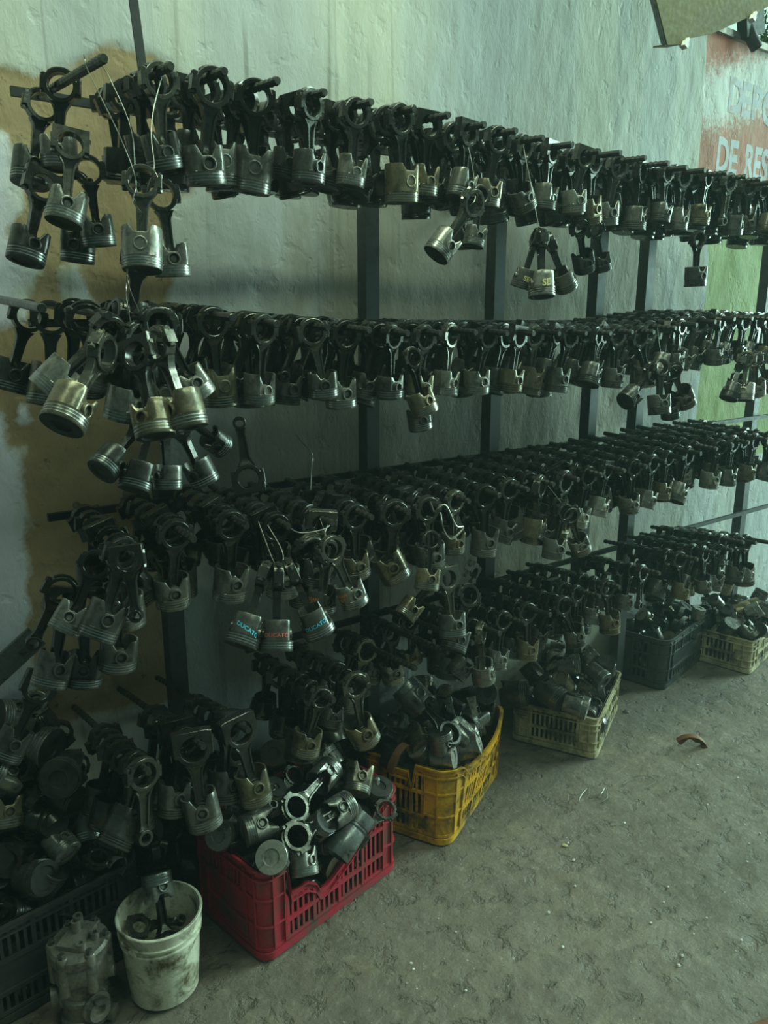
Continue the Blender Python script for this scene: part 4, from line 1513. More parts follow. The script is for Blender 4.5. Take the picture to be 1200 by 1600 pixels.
LOOSE = [
    ('red', (1.087, 2.040, 0.400), (-0.490, -0.563, 0.666), 2, 4, 1.00),
    ('red', (1.258, 1.807, 0.370), (-0.583, -0.510, -0.633), 2, 6, 1.05),
    ('red', (0.980, 1.903, 0.375), (-0.887, 0.264, 0.378), 1, 4, 0.95),
    ('red', (0.901, 1.810, 0.350), (-0.996, 0.083, -0.042), 2, 1, 1.08),
    ('red', (0.889, 1.707, 0.310), (-0.468, -0.621, 0.628), 0, 3, 1.10),
    ('red', (0.809, 1.858, 0.330), (-0.677, -0.481, 0.557), 0, 1, 1.00),
    ('red', (0.989, 1.710, 0.250), (-0.195, -0.532, -0.824), 0, 3, 1.00),
    ('red', (0.896, 1.940, 0.340), (-0.789, 0.377, 0.485), 3, 1, 1.00),
    ('red', (1.339, 1.812, 0.290), (-0.346, -0.634, -0.692), 1, 2, 1.00),
    ('red', (1.059, 1.725, 0.330), (0.354, -0.593, 0.723), 1, 0, 1.00),
    ('yel', (1.607, 1.913, 0.340), (-0.334, -0.899, -0.282), 2, 6, 1.10),
    ('yel', (1.623, 1.809, 0.310), (0.587, -0.786, 0.197), 0, 1, 1.05),
    ('yel', (1.775, 1.850, 0.275), (0.62, -0.60, 0.35), 2, 3, 1.10),
    ('yel', (1.799, 1.855, 0.310), (-0.385, 0.201, 0.901), 1, 3, 0.90),
    ('yel', (1.592, 1.988, 0.360), (-0.683, 0.410, 0.604), 1, 1, 1.00),
    ('wh1', (2.262, 2.077, 0.250), (0.585, -0.791, 0.177), 4, 5, 1.20),
    ('wh1', (2.343, 1.943, 0.280), (0.104, -0.950, -0.295), 4, 2, 1.15),
    ('wh1', (2.378, 1.838, 0.260), (0.460, -0.872, -0.166), 2, 1, 1.10),
    ('wh1', (2.474, 1.966, 0.360), (0.672, -0.725, 0.149), 2, 0, 1.10),
    ('wh1', (2.545, 1.866, 0.330), (0.059, -0.939, -0.339), 0, 2, 1.10),
    ('wh1', (2.421, 1.942, 0.310), (-0.612, 0.042, 0.790), 1, 4, 1.00),
    ('bk2', (3.360, 2.181, 0.300), (-0.727, 0.312, 0.612), 0, 4, 0.90),
    ('bk2', (3.632, 2.055, 0.300), (0.118, -0.186, 0.975), 3, 1, 0.90),
    ('wh3', (3.874, 2.022, 0.220), (0.399, -0.901, 0.171), 4, 1, 1.10),
    ('wh3', (3.840, 1.906, 0.170), (-0.921, 0.015, 0.390), 0, 4, 0.95),
    ('wh3', (3.950, 1.915, 0.280), (0.463, -0.662, 0.589), 1, 3, 1.10),
    ('wh3', (3.868, 1.823, 0.220), (-0.902, -0.066, 0.428), 1, 0, 1.00),
    ('wh3', (3.793, 2.051, 0.330), (-0.631, 0.271, 0.727), 3, 0, 0.90),
    ('heap', (0.375, 2.131, 0.660), (0.582, -0.802, -0.134), 4, 0, 1.28),
    ('heap', (0.437, 2.052, 0.580), (-0.533, -0.795, 0.291), 2, 5, 1.25),
    ('heap', (0.292, 2.096, 0.600), (-0.774, 0.113, 0.623), 0, 1, 1.10),
    ('heap', (0.275, 2.047, 0.530), (-0.180, -0.418, -0.890), 1, 6, 1.10),
    ('heap', (0.335, 2.113, 0.760), (-0.911, -0.152, 0.384), 0, 2, 1.10),
    ('heap', (0.393, 2.003, 0.400), (0.267, -0.872, -0.410), 1, 1, 1.00),
    ('heap', (0.314, 1.966, 0.360), (0.444, -0.867, 0.226), 1, 2, 1.15),
    ('heap', (0.474, 2.045, 0.400), (-0.148, -0.619, -0.771), 0, 2, 1.10),
    ('heap', (0.396, 2.111, 0.500), (-0.356, 0.107, 0.929), 0, 5, 1.10),
    ('heap', (0.281, 2.054, 0.400), (-0.715, 0.011, 0.699), 2, 0, 1.00),
    ('heap', (0.517, 2.090, 0.420), (-0.717, -0.313, -0.623), 3, 2, 1.10),
    ('heap', (0.355, 2.289, 0.550), (-0.752, -0.655, -0.077), 2, 5, 1.10),
    ('floorback', (0.981, 2.269, 0.100), (-0.147, -0.607, 0.781), 0, 2, 1.10),
    ('floorback', (0.547, 2.032, 0.450), (-0.711, -0.188, -0.677), 0, 4, 1.10),
]
PAIRS = [
    ('red', (0.986, 1.779, 0.370), (1.159, 1.850, 0.400), 8, 4, 3, 0), 
    ('red', (1.079, 1.918, 0.385), (0.973, 1.862, 0.360), 4, 1, 4, 1), 
    ('red', (0.932, 1.702, 0.340), (1.127, 1.723, 0.355), 1, 2, 1, 0), 
    ('red', (1.281, 1.721, 0.270), (1.186, 1.706, 0.240), 4, 2, 2, 1), 
    ('red', (0.845, 1.817, 0.310), (0.844, 1.985, 0.250), 3, 3, 3, 1), 
    ('yel', (1.683, 1.749, 0.330), (1.591, 1.930, 0.500), 5, 1, 1, 0), 
    ('yel', (1.758, 1.919, 0.400), (1.656, 1.855, 0.360), 3, 3, 2, 1), 
    ('wh1', (2.504, 1.922, 0.290), (2.539, 2.060, 0.300), 3, 2, 3, 1), 
    ('wh3', (3.946, 2.003, 0.280), (3.904, 1.879, 0.240), 3, 3, 3, 1), 
    ('bk2', (3.548, 2.180, 0.310), (3.497, 2.060, 0.270), 3, 4, 3, 1), 
    ('bucket', (0.578, 1.745, 0.120), (0.597, 1.842, 0.268), 6, 3, 1, 0),
    ('bucket', (0.535, 1.815, 0.190), (0.640, 1.800, 0.165), 2, 1, 0, 1),
    ('heap', (0.368, 2.095, 0.780), (0.279, 2.094, 0.740), 0, 1, 0, 1), 
    ('heap', (0.468, 1.945, 0.370), (0.474, 2.045, 0.400), 0, 1, 0, 1), 
]

def orient(zax, ref, roll=0.0):
    zax = Vector(zax).normalized()
    y = Vector(ref)
    y = y - zax * y.dot(zax)
    if y.length < 1e-3:
        y = Vector((1, 0.1, 0)) - zax * zax.x
    y.normalize()
    y = Matrix.Rotation(roll, 3, zax) @ y
    return Matrix((y.cross(zax), y, zax)).transposed().to_4x4()


CRATES = {'red': (RED_C, 'red crate'), 'yel': (YEL_C, 'yellow crate'), 'wh1': (WH1_C, 'first white crate'), 'bk2': (BK2_C, 'black crate'),
          'wh3': (WH3_C, 'second white crate'), 'bk0': (BK0_C, 'dark crate by the bucket')}
rp = random.Random(31)
seen = {}


def unique(lab):
    """a repeat of a label takes an ordinal"""
    seen[lab] = seen.get(lab, 0) + 1
    return lab if seen[lab] == 1 else f'{ORD[seen[lab] - 1]} {lab}'


LOWER = {}
for line in PILES.strip().split('\n'):
    c, t, *nums = line.split()
    x, y, z, qw, qx, qy, qz = map(int, nums)
    kind, idx, show = t[1], int(t[2:]), t[0] == '1'
    from mathutils import Quaternion
    M = Quaternion((qw / 100, qx / 100, qy / 100, qz / 100)).normalized().to_matrix().to_4x4()
    loc = Vector((x, y, z)) / 1000
    C_, cname = CRATES[c]
    if c == 'red':
        T_ = Matrix.Translation(C_.c) @ Matrix.Rotation(0.062, 4, 'Z') @ Matrix.Translation(-C_.c)
        loc = T_ @ loc
        M = Matrix.Rotation(0.062, 4, 'Z') @ M
    rel = loc - C_.c
    u, v = rel.dot(C_.u) / C_.Lu, rel.dot(C_.v) / C_.Lv
    if not show:
        mb = LOWER.setdefault(c, MB())
        if kind == 'P':
            lm = MB()
            R = PIST[idx].R
            lm.lathe([(R * 0.96, -PIST[idx].Hc), (R, -PIST[idx].Hc + 0.008), (R * 0.95, -PIST[idx].Hc + 0.011), (R, -PIST[idx].Hc + 0.014), (R, PIST[idx].Hs * 0.6), (R - 0.005, PIST[idx].Hs * 0.6), (R - 0.007, -PIST[idx].Hc + 0.014)], 16)
            mb.merge(lm, Matrix.Translation(loc) @ M)
        else:
            mb.merge(LODS[idx], Matrix.Translation(loc) @ M)
        continue
    pc = rp.choice((0, 1, 2, 3, 4, 6, 2, 0)) if c != 'bk0' else rp.choice((0, 2, 5, 5, 2))
    rc = rp.choice((0, 1, 2, 3))
    zax = M.to_3x3() @ Vector((0, 0, 1))
    pose = 'crown up' if zax.z < -0.6 else 'skirt up' if zax.z > 0.6 else 'sideways'
    place = ('wall' if v > 0.5 else 'floor') + ' side, ' + ('near' if u < 0.34 else 'far' if u > 0.67 else 'middle')
    place = {'floor side, near': 'at near front', 'floor side, far': 'at far front', 'floor side, middle': 'at middle front', 'wall side, near': 'at near back',
             'wall side, far': 'at far back', 'wall side, middle': 'at middle back'}[place]
    grp = f'loose engine parts in the {cname}'
    lod = 0 if c in ('red', 'yel') else 1
    if kind == 'P':
        loose_piston(unique(f'{PIS_WORD[pc]} piston {pose} {place} of the {cname}'), loc, M.to_euler(), idx, pc, 1.0, lod, grp)
    elif kind == 'R':
        assembly(unique(f'bare rod lying {place} of the {cname}'), loc, fit=idx, rc=rc, mat=M, lod=1, no_piston=True, group=grp, name='connecting_rod_bare')
    else:
        assembly(unique(f'{PIS_WORD[pc]} piston on rod {place} of the {cname}'), loc, fit=idx, rc=rc, pc=pc, mat=M, lod=lod, group=grp)
for c, mb in LOWER.items():
    o = link('buried_scrap', mb.mesh('buried_scrap', M_STEEL, 35), color=(0.12, 0.11, 0.10))
    tag(o, f'oily parts buried under the pile in the {CRATES[c][1]}', 'scrap', kind='stuff')

WHERE = {'red': 'on top in the red crate', 'yel': 'on top in the yellow crate', 'wh1': 'on top in the first white crate', 'bk2': 'on top in the black crate', 'wh3': 'on top in the second white crate',
         'heap': 'on the oily heap by the wall', 'floorback': 'behind the red crate', 'bucket': 'standing in the white bucket'}
POSE = {0: 'crown up', 1: 'crown to the viewer', 2: 'on its side', 3: 'skirt up', 4: 'slanting'}
for (nm, loc, d, idx, pc, sc) in LOOSE:
    d = Vector(d)
    M = orient(-d, (0.5, -0.5, 0.7), rp.uniform(-0.6, 0.6))
    fwd = d.dot(Vector((-0.584, -0.775, 0.24)))
    pose = 'showing its round crown' if fwd > 0.7 else 'crown up' if d.z > 0.6 else 'skirt up' if d.z < -0.55 else 'lying on its side'
    loose_piston(unique(f'large {PIS_WORD[pc]} piston {pose} {WHERE[nm]}'), loc, M.to_euler(), idx, pc, sc, 0, None)
for (nm, a, p, fit, rc, pc, bare) in PAIRS:
    a, p = Vector(a), Vector(p)
    rod = RODS[FITS[fit][0]]
    zax = (a - p).normalized()
    sc = min(1.15, max(0.85, (a - p).length / rod.L))
    M = orient(zax, (0.2, -0.6, 0.8), rp.uniform(-0.4, 0.4))
    word = 'bare connecting rod' if bare else f'{PIS_WORD[pc]} piston with its rod'
    assembly(unique(f'{word} {WHERE[nm]}'), p + zax * rod.L * sc, fit=fit, rc=rc, pc=pc, scale=sc, lod=0, mat=M, no_piston=bool(bare), name='connecting_rod_bare' if bare else 'piston_and_rod')

# oily heap against the wall over the dark crate: what carries the parts seen on it
mb = MB()
rh = random.Random(8)
for i in range(120):
    t = rh.random()
    z = 0.26 + 0.46 * t
    lo = 1.99 + 0.16 * t
    x, y = rh.uniform(0.0, 0.50 - 0.12 * t), rh.uniform(lo, 2.17)
    M = Matrix.Translation((x, y, z)) @ Euler((rh.uniform(0, 6), rh.uniform(0, 6), rh.uniform(0, 6))).to_matrix().to_4x4()
    mb.merge(LODS[rh.randrange(len(LODS))], M @ Matrix.Translation((0, 0, 0.08)))
o = link('scrap_heap', mb.mesh('scrap_heap', M_STEEL, 35), color=(0.07, 0.065, 0.06))
tag(o, 'dark oily heap of engine scrap piled against the bare wall', 'scrap', kind='stuff')
mb = MB()
for i in range(46):
    x = rh.uniform(0.62, 1.45)
    y, z = rh.uniform(2.06, 2.16), rh.uniform(0.10, 0.30)
    M = Matrix.Translation((x, y, z)) @ Euler((rh.uniform(0, 6), rh.uniform(0, 6), rh.uniform(0, 6))).to_matrix().to_4x4()
    mb.merge(LODS[rh.randrange(len(LODS))], M @ Matrix.Translation((0, 0, 0.08)))
o = link('scrap_heap', mb.mesh('scrap_heap', M_STEEL, 35), color=(0.06, 0.055, 0.05))
tag(o, 'dark scrap on the floor behind the red crate', 'scrap', kind='stuff')

# ------------------------------------------------------------------ cylinder liners
def liner(label, a, b_, r, col, group=None):
    a, b_ = Vector(a), Vector(b_)
    L = (b_ - a).length
    mb = MB()
    pr = [(r - 0.005, 0), (r - 0.001, 0), (r, 0.002), (r, L * 0.62), (r * 0.975, L * 0.63), (r * 0.975, L * 0.66), (r, L * 0.67), (r, L * 0.70), (r * 0.975, L * 0.71), (r * 0.975, L * 0.73), (r * 1.01, L * 0.74), (r * 1.01, L - 0.002), (r, L), (r - 0.005, L)]
    n = 40
    mb.loft([[(q * math.cos(2 * PI * i / n), q * math.sin(2 * PI * i / n), z) for i in range(n)] for q, z in pr], loop=True)
    M = orient(b_ - a, (0, 0, 1))
    o = link('cylinder_liner', mb.mesh('cylinder_liner', M_ALU, 40), None, a, M.to_euler(), col)
    return tag(o, label, 'cylinder liner', group)


liner('grey hollow cylinder liner lying in the broken side of the red crate', (1.095, 1.700, 0.225), (1.215, 1.725, 0.305), 0.046, (0.26, 0.26, 0.25))
liner('dark open cylinder liner leaning in the low off-white crate', (2.40, 1.90, 0.20), (2.52, 1.99, 0.29), 0.045, (0.12, 0.11, 0.10))
liner('bronze-tinted cylinder liner in the off-white crate past the black one', (3.90, 2.00, 0.26), (4.02, 1.93, 0.30), 0.04, (0.30, 0.22, 0.11))


# loose caps, shoes and brackets
def loose_cap(label, loc, rot, k, c, sc=1.0):
    r_ = thing('bearing_clamp', label, 'bearing cap', loc, rot)
    link('rod_cap', RODS[k].cap, r_, color=c, scale=sc)
    for s in (-1, 1):
        link('bolt', RODS[k].bolt, r_, (s * RODS[k].bx, 0, 0), color=c)
    return r_


loose_cap('pale bearing cap with bolts on top at the back of the red crate', (1.169, 1.934, 0.405), (1.2, 0.4, 0.9), 4, (0.42, 0.38, 0.27), 1.0)
loose_cap('dark bearing cap on the bunch with the bent wire hook', (1.56, 1.63, 1.05), (0.3, 0.6, 0.5), 1, (0.10, 0.1, 0.09))
loose_cap('bright bearing cap beside the marker-lettered trio', (0.99, 1.64, 1.235), (0.5, 0.3, 0.2), 2, (0.16, 0.15, 0.13))


def shoe(label, loc, rot, mat, R=0.075, w=0.026, ang=(0.5, 2.64), name='brake_shoe'):
    """an arched shoe: web and lining"""
    r_ = thing(name, label, 'brake shoe', loc, rot)
    mb = MB()
    aa = [ang[0] + (ang[1] - ang[0]) * i / 14 for i in range(15)]
    mb.loft([[(q * math.cos(a), y, q * math.sin(a)) for q, y in ((R - 0.004, -w / 2), (R, -w / 2), (R, w / 2), (R - 0.004, w / 2))] for a in aa], cap0=True, cap1=True)
    link('shoe_rim', mb.mesh('shoe_rim', mat, 35), r_)
    mb = MB()
    mb.loft([[(q * math.cos(a), y, q * math.sin(a)) for q, y in ((R - 0.022 - 0.006 * math.sin(a * 6), -0.003), (R - 0.003, -0.003), (R - 0.003, 0.003), (R - 0.022 - 0.006 * math.sin(a * 6), 0.003))] for a in aa], cap0=True, cap1=True)
    link('shoe_web', mb.mesh('shoe_web', mat, 35), r_)
    mb = MB()
    for a in (aa[0] + 0.1, aa[-1] - 0.1):
        mb.lathe([(0.009, -w / 2), (0.009, w / 2)], 12, Matrix.Translation(((R - 0.014) * math.cos(a), 0, (R - 0.014) * math.sin(a))) @ Matrix.Rotation(PI / 2, 4, 'X'))
    link('pivot_boss', mb.mesh('pivot_boss', mat, 35), r_)
    return r_


shoe('rusty brown arched shoe lying alone on the open floor', (2.895, 1.610, -0.028), (0.10, 0.16, -0.75), M_RUST)
shoe('rusty arched shoe standing in the yellow crate by its cracked corner', (1.488, 1.886, 0.30), (0.2, -0.5, 0.3), M_RUST, 0.07)


def bracket(label, a, b_, w, t, mat, bend=0.25):
    """a bent flat plate with a hole boss at one end"""
    a, b_ = Vector(a), Vector(b_)
    L = (b_ - a).length
    r_ = thing('steel_bracket', label, 'bracket', a, orient(b_ - a, (0.58, 0.77, 0)).to_euler())
    mb = MB()
    rings = []
    for i in range(9):
        u = i / 8
        ww = w * (1 - 0.35 * math.sin(PI * u))
        off = bend * w * math.sin(PI * u)
        rings.append([(-ww / 2 + off, -t / 2, L * u), (ww / 2 + off, -t / 2, L * u), (ww / 2 + off, t / 2, L * u), (-ww / 2 + off, t / 2, L * u)])
    mb.loft(rings, cap0=True, cap1=True)
    link('bracket_plate', mb.mesh('bracket_plate', mat, 35), r_, color=(0.45, 0.44, 0.42))
    mb = MB()
    n = 16
    mb.loft([[(q * math.cos(2 * PI * i / n), y, w * 0.3 + q * math.sin(2 * PI * i / n)) for i in range(n)] for q, y in ((0.006, -t * 1.4), (0.012, -t * 1.4), (0.012, t * 1.4), (0.006, t * 1.4))], loop=True)
    link('bolt_eye', mb.mesh('bolt_eye', mat, 35), r_, color=(0.3, 0.29, 0.27))
    return r_


bracket('bright curved steel strip standing up in the yellow crate', (1.751, 1.930, 0.445), (1.764, 1.82, 0.34), 0.03, 0.006, M_ALU, 0.6)
bracket('grey flat steel plate with a hole upright in the yellow crate', (1.830, 1.890, 0.445), (1.845, 1.86, 0.32), 0.036, 0.005, M_ALU, 0.0)
bracket('small drilled plate beside the tall piston in the yellow crate', (1.700, 1.965, 0.455), (1.73, 1.93, 0.36), 0.034, 0.008, M_STEEL, 0.1)

# bearing shells poking out of the black crate and behind the bucket
def shell(label, loc, rot, R, mat=None, col=(0.4, 0.39, 0.36)):
    mb = MB()
    aa = [PI * i / 16 for i in range(17)]
    mb.loft([[(q * math.cos(a), y, q * math.sin(a)) for q, y in ((R - 0.003, -0.011), (R, -0.011), (R, 0.011), (R - 0.003, 0.011))] for a in aa], cap0=True, cap1=True)
    o = link('bearing_shell', mb.mesh('bearing_shell', M_ALU, 35), None, loc, rot, col)
    return tag(o, label, 'bearing shell')


shell('thin half-round bearing shell sticking up from the black crate', (3.60, 2.13, 0.275), (0.2, 0.1, 0.4), 0.045)
shell('larger thin half-round shell lower in the black crate', (3.52, 2.07, 0.25), (0.3, 0.5, 0.3), 0.055)
shell('bright bearing shell standing on the edge of the dark crate', (0.505, 1.93, 0.31), (0.2, 0.9, 0.6), 0.042)

# ------------------------------------------------------------------ pump casting beside the bucket
pump = thing('pump_casting', 'grimy cast metal pump body standing upright beside the white bucket', 'machine part', (0.372, 1.815, 0), (0, 0, 0.35))
pump.scale = (1.22, 1.22, 1.30)
mb = MB()
mb.lathe([(0.045, 0.0), (0.052, 0.004), (0.052, 0.020), (0.046, 0.024), (0.046, 0.060), (0.052, 0.064), (0.052, 0.072), (0.047, 0.076), (0.047, 0.105), (0.055, 0.110), (0.058, 0.118), (0.058, 0.150), (0.054, 0.156)], 32)
link('pump_body', mb.mesh('pump_body', M_CAST, 35), pump)
mb = MB()
mb.lathe([(0.057, 0.157), (0.061, 0.160), (0.061, 0.178), (0.056, 0.184), (0.030, 0.186)], 32)
mb.box((0.0, 0.004, 0.190), (0.075, 0.05, 0.012), Matrix.Rotation(0.4, 3, 'Z'))
link('pump_head', mb.mesh('pump_head', M_CAST, 35), pump)
for k in range(6):
    a = 2 * PI * k / 6 + 0.3
    mb = MB()
    mb.lathe([(0.012, 0.100), (0.012, 0.183), (0.010, 0.186)], 12, Matrix.Translation((0.054 * math.cos(a), 0.054 * math.sin(a), 0)))
    lug = link('mounting_lug', mb.mesh('mounting_lug', M_CAST, 35), pump)
    mb = MB()
    mb.lathe([(0.0075, 0.186), (0.0075, 0.193), (0.006, 0.195)], 6, Matrix.Translation((0.054 * math.cos(a), 0.054 * math.sin(a), 0)))
    link('bolt_head', mb.mesh('bolt_head', M_STEEL, 30), lug, color=(0.2, 0.19, 0.17))
for (x, y, h) in ((-0.015, -0.03, 0.012), (0.022, -0.026, 0.010), (0.005, 0.012, 0.03), (0.014, 0.016, 0.035)):
    mb = MB()
    n = 14
    z0 = 0.190
    mb.loft([[(x + q * math.cos(2 * PI * i / n), y + q * math.sin(2 * PI * i / n), z) for i in range(n)] for q, z in ((0.005, z0 - 0.004), (0.010, z0 - 0.004), (0.010, z0 + h), (0.005, z0 + h))], loop=True)
    link('port', mb.mesh('port', M_CAST, 35), pump)
for (a, z, r) in ((-1.7, 0.052, 0.024), (-0.75, 0.10, 0.014), (2.6, 0.07, 0.02)):
    mb = MB()
    M = Matrix.Rotation(a, 4, 'Z') @ Matrix.Translation((0.040, 0, z)) @ Matrix.Rotation(PI / 2, 4, 'Y')
    mb.lathe([(r * 1.3, 0), (r * 1.3, 0.010), (r, 0.012), (r, 0.026), (r * 0.5, 0.026), (r * 0.45, 0.018)], 18, M)
    link('side_boss', mb.mesh('side_boss', M_CAST, 35), pump)
for a in (-2.3, -1.1, 0.1, 1.6):
    mb = MB()
    mb.box((0, 0, 0), (0.022, 0.03, 0.014))
    o = link('foot_lug', mb.mesh('foot_lug', M_CAST, 0), pump, (0.056 * math.cos(a), 0.056 * math.sin(a), 0.014), (0, 0, a))

# ------------------------------------------------------------------ sheet metal hood at the top of the frame
hood = thing('sheet_metal_hood', 'olive painted sheet metal hood with folded edge above the red wall', 'hood', (2.3, 1.6, 2.66))
mb = MB()
poly = [(2.225, 2.76), (2.31, 2.637), (2.386, 2.652), (2.405, 2.672), (2.55, 2.715), (2.78, 2.815), (3.05, 2.95), (3.05, 3.9), (1.66, 3.9)]
n = len(poly)
f0 = [(x, 1.600, z) for x, z in poly]
f1 = [(x, 1.606, z) for x, z in poly]
mb.loft([f0, f1], cap0=True, cap1=True)
me = mb.mesh('hood_face', M_HOOD, 20)
me.transform(Matrix.Translation((-2.3, -1.6, -2.66)))
link('hood_face', me, hood)
mb = MB()
edge_pts = [(1.66, 3.9), (2.225, 2.76), (2.31, 2.637)]
mb.loft([[(x, 1.604, z), (x - 0.004, 1.604, z - 0.004), (x - 0.016, 1.612, z + 0.002), (x - 0.012, 1.616, z + 0.004)] for x, z in edge_pts], cap0=True, cap1=True)
me = mb.mesh('folded_edge', M_PLANK, 20)
me.transform(Matrix.Translation((-2.3, -1.6, -2.66)))
link('folded_edge', me, hood)
mb = MB()
low = poly[1:7]
mb.loft([[(x, 1.604, z), (x, 1.604, z + 0.004), (x + 0.01, 1.66, z + 0.012), (x + 0.01, 1.66, z + 0.008)] for x, z in low], cap0=True, cap1=True)
me = mb.mesh('lower_lip', M_HOOD, 20)
me.transform(Matrix.Translation((-2.3, -1.6, -2.66)))
link('lower_lip', me, hood)
for (x, z) in ((2.395, 2.652), (2.775, 2.805)):
    mb = MB()
    mb.box((0, 0, 0), (0.020, 0.020, 0.016), Matrix.Rotation(0.4, 3, 'Y'))
    mb.box((0.008, 0, 0.010), (0.008, 0.018, 0.022), Matrix.Rotation(0.4, 3, 'Y'))
    link('edge_clip', mb.mesh('edge_clip', M_CLIP, 0), hood, (x - 2.3, -0.002, z - 2.66))
# black lamp bracket and mossy clump on the ledge behind it
br = thing('pipe_bracket', 'black bracket hanging on the ledge above the red wall', 'bracket', (3.93, WY - 0.03, WALL_TOP))
mb = MB()
mb.box((0, 0, 0.10), (0.16, 0.05, 0.16), Matrix.Rotation(-0.3, 3, 'Y'))
link('bracket_plate', mb.mesh('bracket_plate', M_RACK, 0), br)
mb = MB()
mb.tube([(-0.02, 0, 0.06), (0.0, -0.02, 0.0), (0.03, -0.03, -0.035)], 0.028, 14)
link('bracket_elbow', mb.mesh('bracket_elbow', M_RACK, 35), br)
mb = MB()
rm = random.Random(3)
for i in range(420):
    c = Vector((4.23 + rm.gauss(0, 0.10), WY + 0.05 + rm.gauss(0, 0.03), WALL_TOP + 0.03 + abs(rm.gauss(0, 0.07))))
    d = Vector((rm.gauss(0, 1), rm.gauss(0, 1), rm.gauss(0.4, 1))).normalized()
    e = d.cross(Vector((rm.random(), rm.random(), rm.random()))).normalized()
    s = rm.uniform(0.010, 0.022)
    mb.add([c - e * s * 0.5, c + d * s - e * s * 0.1, c + d * s * 1.6, c + e * s * 0.5], [(0, 1, 2, 3)])
tag(link('moss_clump', mb.mesh('moss_clump', M_LEAF, 0)), 'small green plant clump growing on the ledge above the red wall', 'plant', kind='stuff')

# plank leaning in the corner of the frame
mb = MB()
mb.box((0, 0, 0), (0.62, 0.012, 0.07), Matrix.Rotation(-0.62, 3, 'Y'))
tag(link('metal_strip', mb.mesh('metal_strip', M_PLANK, 0), None, (0.19, 2.245, 0.745)), 'grey sheet metal strip leaning slantwise on the wall above the oily heap', 'metal strip')

# ------------------------------------------------------------------ tie wires
def wire(label, pts, r=0.0011, sub=6, name='tie_wire', group=None):
    P_ = [Vector(p) for p in pts]
    path = []
    for i in range(len(P_) - 1):
        p0, p1, p2, p3 = P_[max(i - 1, 0)], P_[i], P_[i + 1], P_[min(i + 2, len(P_) - 1)]
        for k in range(sub):
            t = k / sub
            path.append(0.5 * ((2 * p1) + (p2 - p0) * t + (2 * p0 - 5 * p1 + 4 * p2 - p3) * t * t + (3 * p1 - p0 - 3 * p2 + p3) * t ** 3))
    path.append(P_[-1])
    base = path[0].copy()
    mb = MB()
    mb.tube([p - base for p in path], r, 5)
    return tag(link(name, mb.mesh('wire', M_WIRE, 60), None, base), label, 'wire', group)


wire('thin wire loop hung over the outermost peg of the top row', [(0.535, 1.68, 2.305), (0.54, 1.672, 2.27), (0.565, 1.60, 2.15), (0.585, 1.585, 2.07), (0.575, 1.58, 2.03), (0.60, 1.59, 2.01), (0.59, 1.60, 2.06), (0.60, 1.63, 2.17), (0.578, 1.672, 2.27), (0.56, 1.68, 2.30)])
wire('wire holding the chain of pistons under the second peg of the top row', [(0.69, 1.68, 2.29), (0.66, 1.66, 2.22), (0.64, 1.63, 2.16), (0.63, 1.60, 2.10), (0.61, 1.59, 2.06), (0.60, 1.60, 2.00), (0.56, 1.58, 1.95), (0.55, 1.575, 1.88), (0.57, 1.58, 1.82)])
wire('straight wire running down to the big wired cluster', [(0.575, 1.60, 2.0), (0.56, 1.58, 1.93), (0.545, 1.575, 1.86), (0.548, 1.57, 1.80)])
wire('wire tying the marker-lettered trio to its peg', [(0.85, 1.64, 1.325), (0.845, 1.60, 1.29), (0.835, 1.54, 1.25), (0.86, 1.55, 1.235), (0.88, 1.58, 1.26), (0.87, 1.63, 1.315)])
wire('long wire sagging between two pegs of the third row', [(0.93, 1.66, 1.31), (0.95, 1.63, 1.285), (0.99, 1.62, 1.28), (1.04, 1.62, 1.285), (1.06, 1.64, 1.30), (1.03, 1.62, 1.27), (1.02, 1.60, 1.25)])
wire('bent wire hook holding a bunch under the third row', [(1.42, 1.66, 1.29), (1.385, 1.60, 1.275), (1.375, 1.58, 1.29), (1.40, 1.57, 1.30), (1.44, 1.57, 1.235), (1.47, 1.57, 1.225), (1.42, 1.565, 1.20), (1.385, 1.56, 1.235), (1.375, 1.565, 1.285)], 0.0028)
wire('lone wire standing up above the third row', [(1.13, 1.85, 1.33), (1.14, 1.86, 1.38), (1.15, 1.87, 1.43), (1.12, 1.88, 1.47), (1.10, 1.88, 1.50)], 0.0016)
wire('tie wire of the bunch below the top row', [(1.56, 1.70, 2.30), (1.55, 1.66, 2.22), (1.53, 1.62, 2.13), (1.50, 1.61, 2.10)])
wire('tie wire of the yellow-marked trio', [(1.79, 1.70, 2.30), (1.79, 1.66, 2.18), (1.79, 1.62, 2.06), (1.82, 1.62, 2.05)])
wire('tie wire of the bunch before the green wall', [(3.04, 1.68, 1.81), (3.05, 1.65, 1.76), (3.04, 1.62, 1.70), (3.06, 1.62, 1.69)])
wire('tie wire of the bunch hung under the second row', [(2.50, 1.68, 1.78), (2.48, 1.65, 1.71), (2.46, 1.62, 1.66)])
wire('tie wire holding the dark bunch under the big wired cluster', [(0.60, 1.62, 1.80), (0.62, 1.66, 1.70), (0.63, 1.65, 1.61), (0.65, 1.66, 1.60)])
wire('tie wire of the bunch under the third row', [(1.93, 1.68, 1.29), (1.95, 1.64, 1.24), (1.96, 1.60, 1.20)])
wire('tie wire of the parts with orange handwriting', [(1.04, 1.66, 1.30), (1.03, 1.62, 1.27), (1.02, 1.59, 1.245), (1.03, 1.61, 1.19)])
wire('tangled piece of wire lying on the floor', [(2.167, 1.626, 0.003), (2.20, 1.648, 0.004), (2.274, 1.666, 0.006), (2.22, 1.62, 0.004), (2.26, 1.60, 0.015), (2.315, 1.619, 0.012), (2.28, 1.58, 0.006), (2.24, 1.575, 0.003)], 0.002)
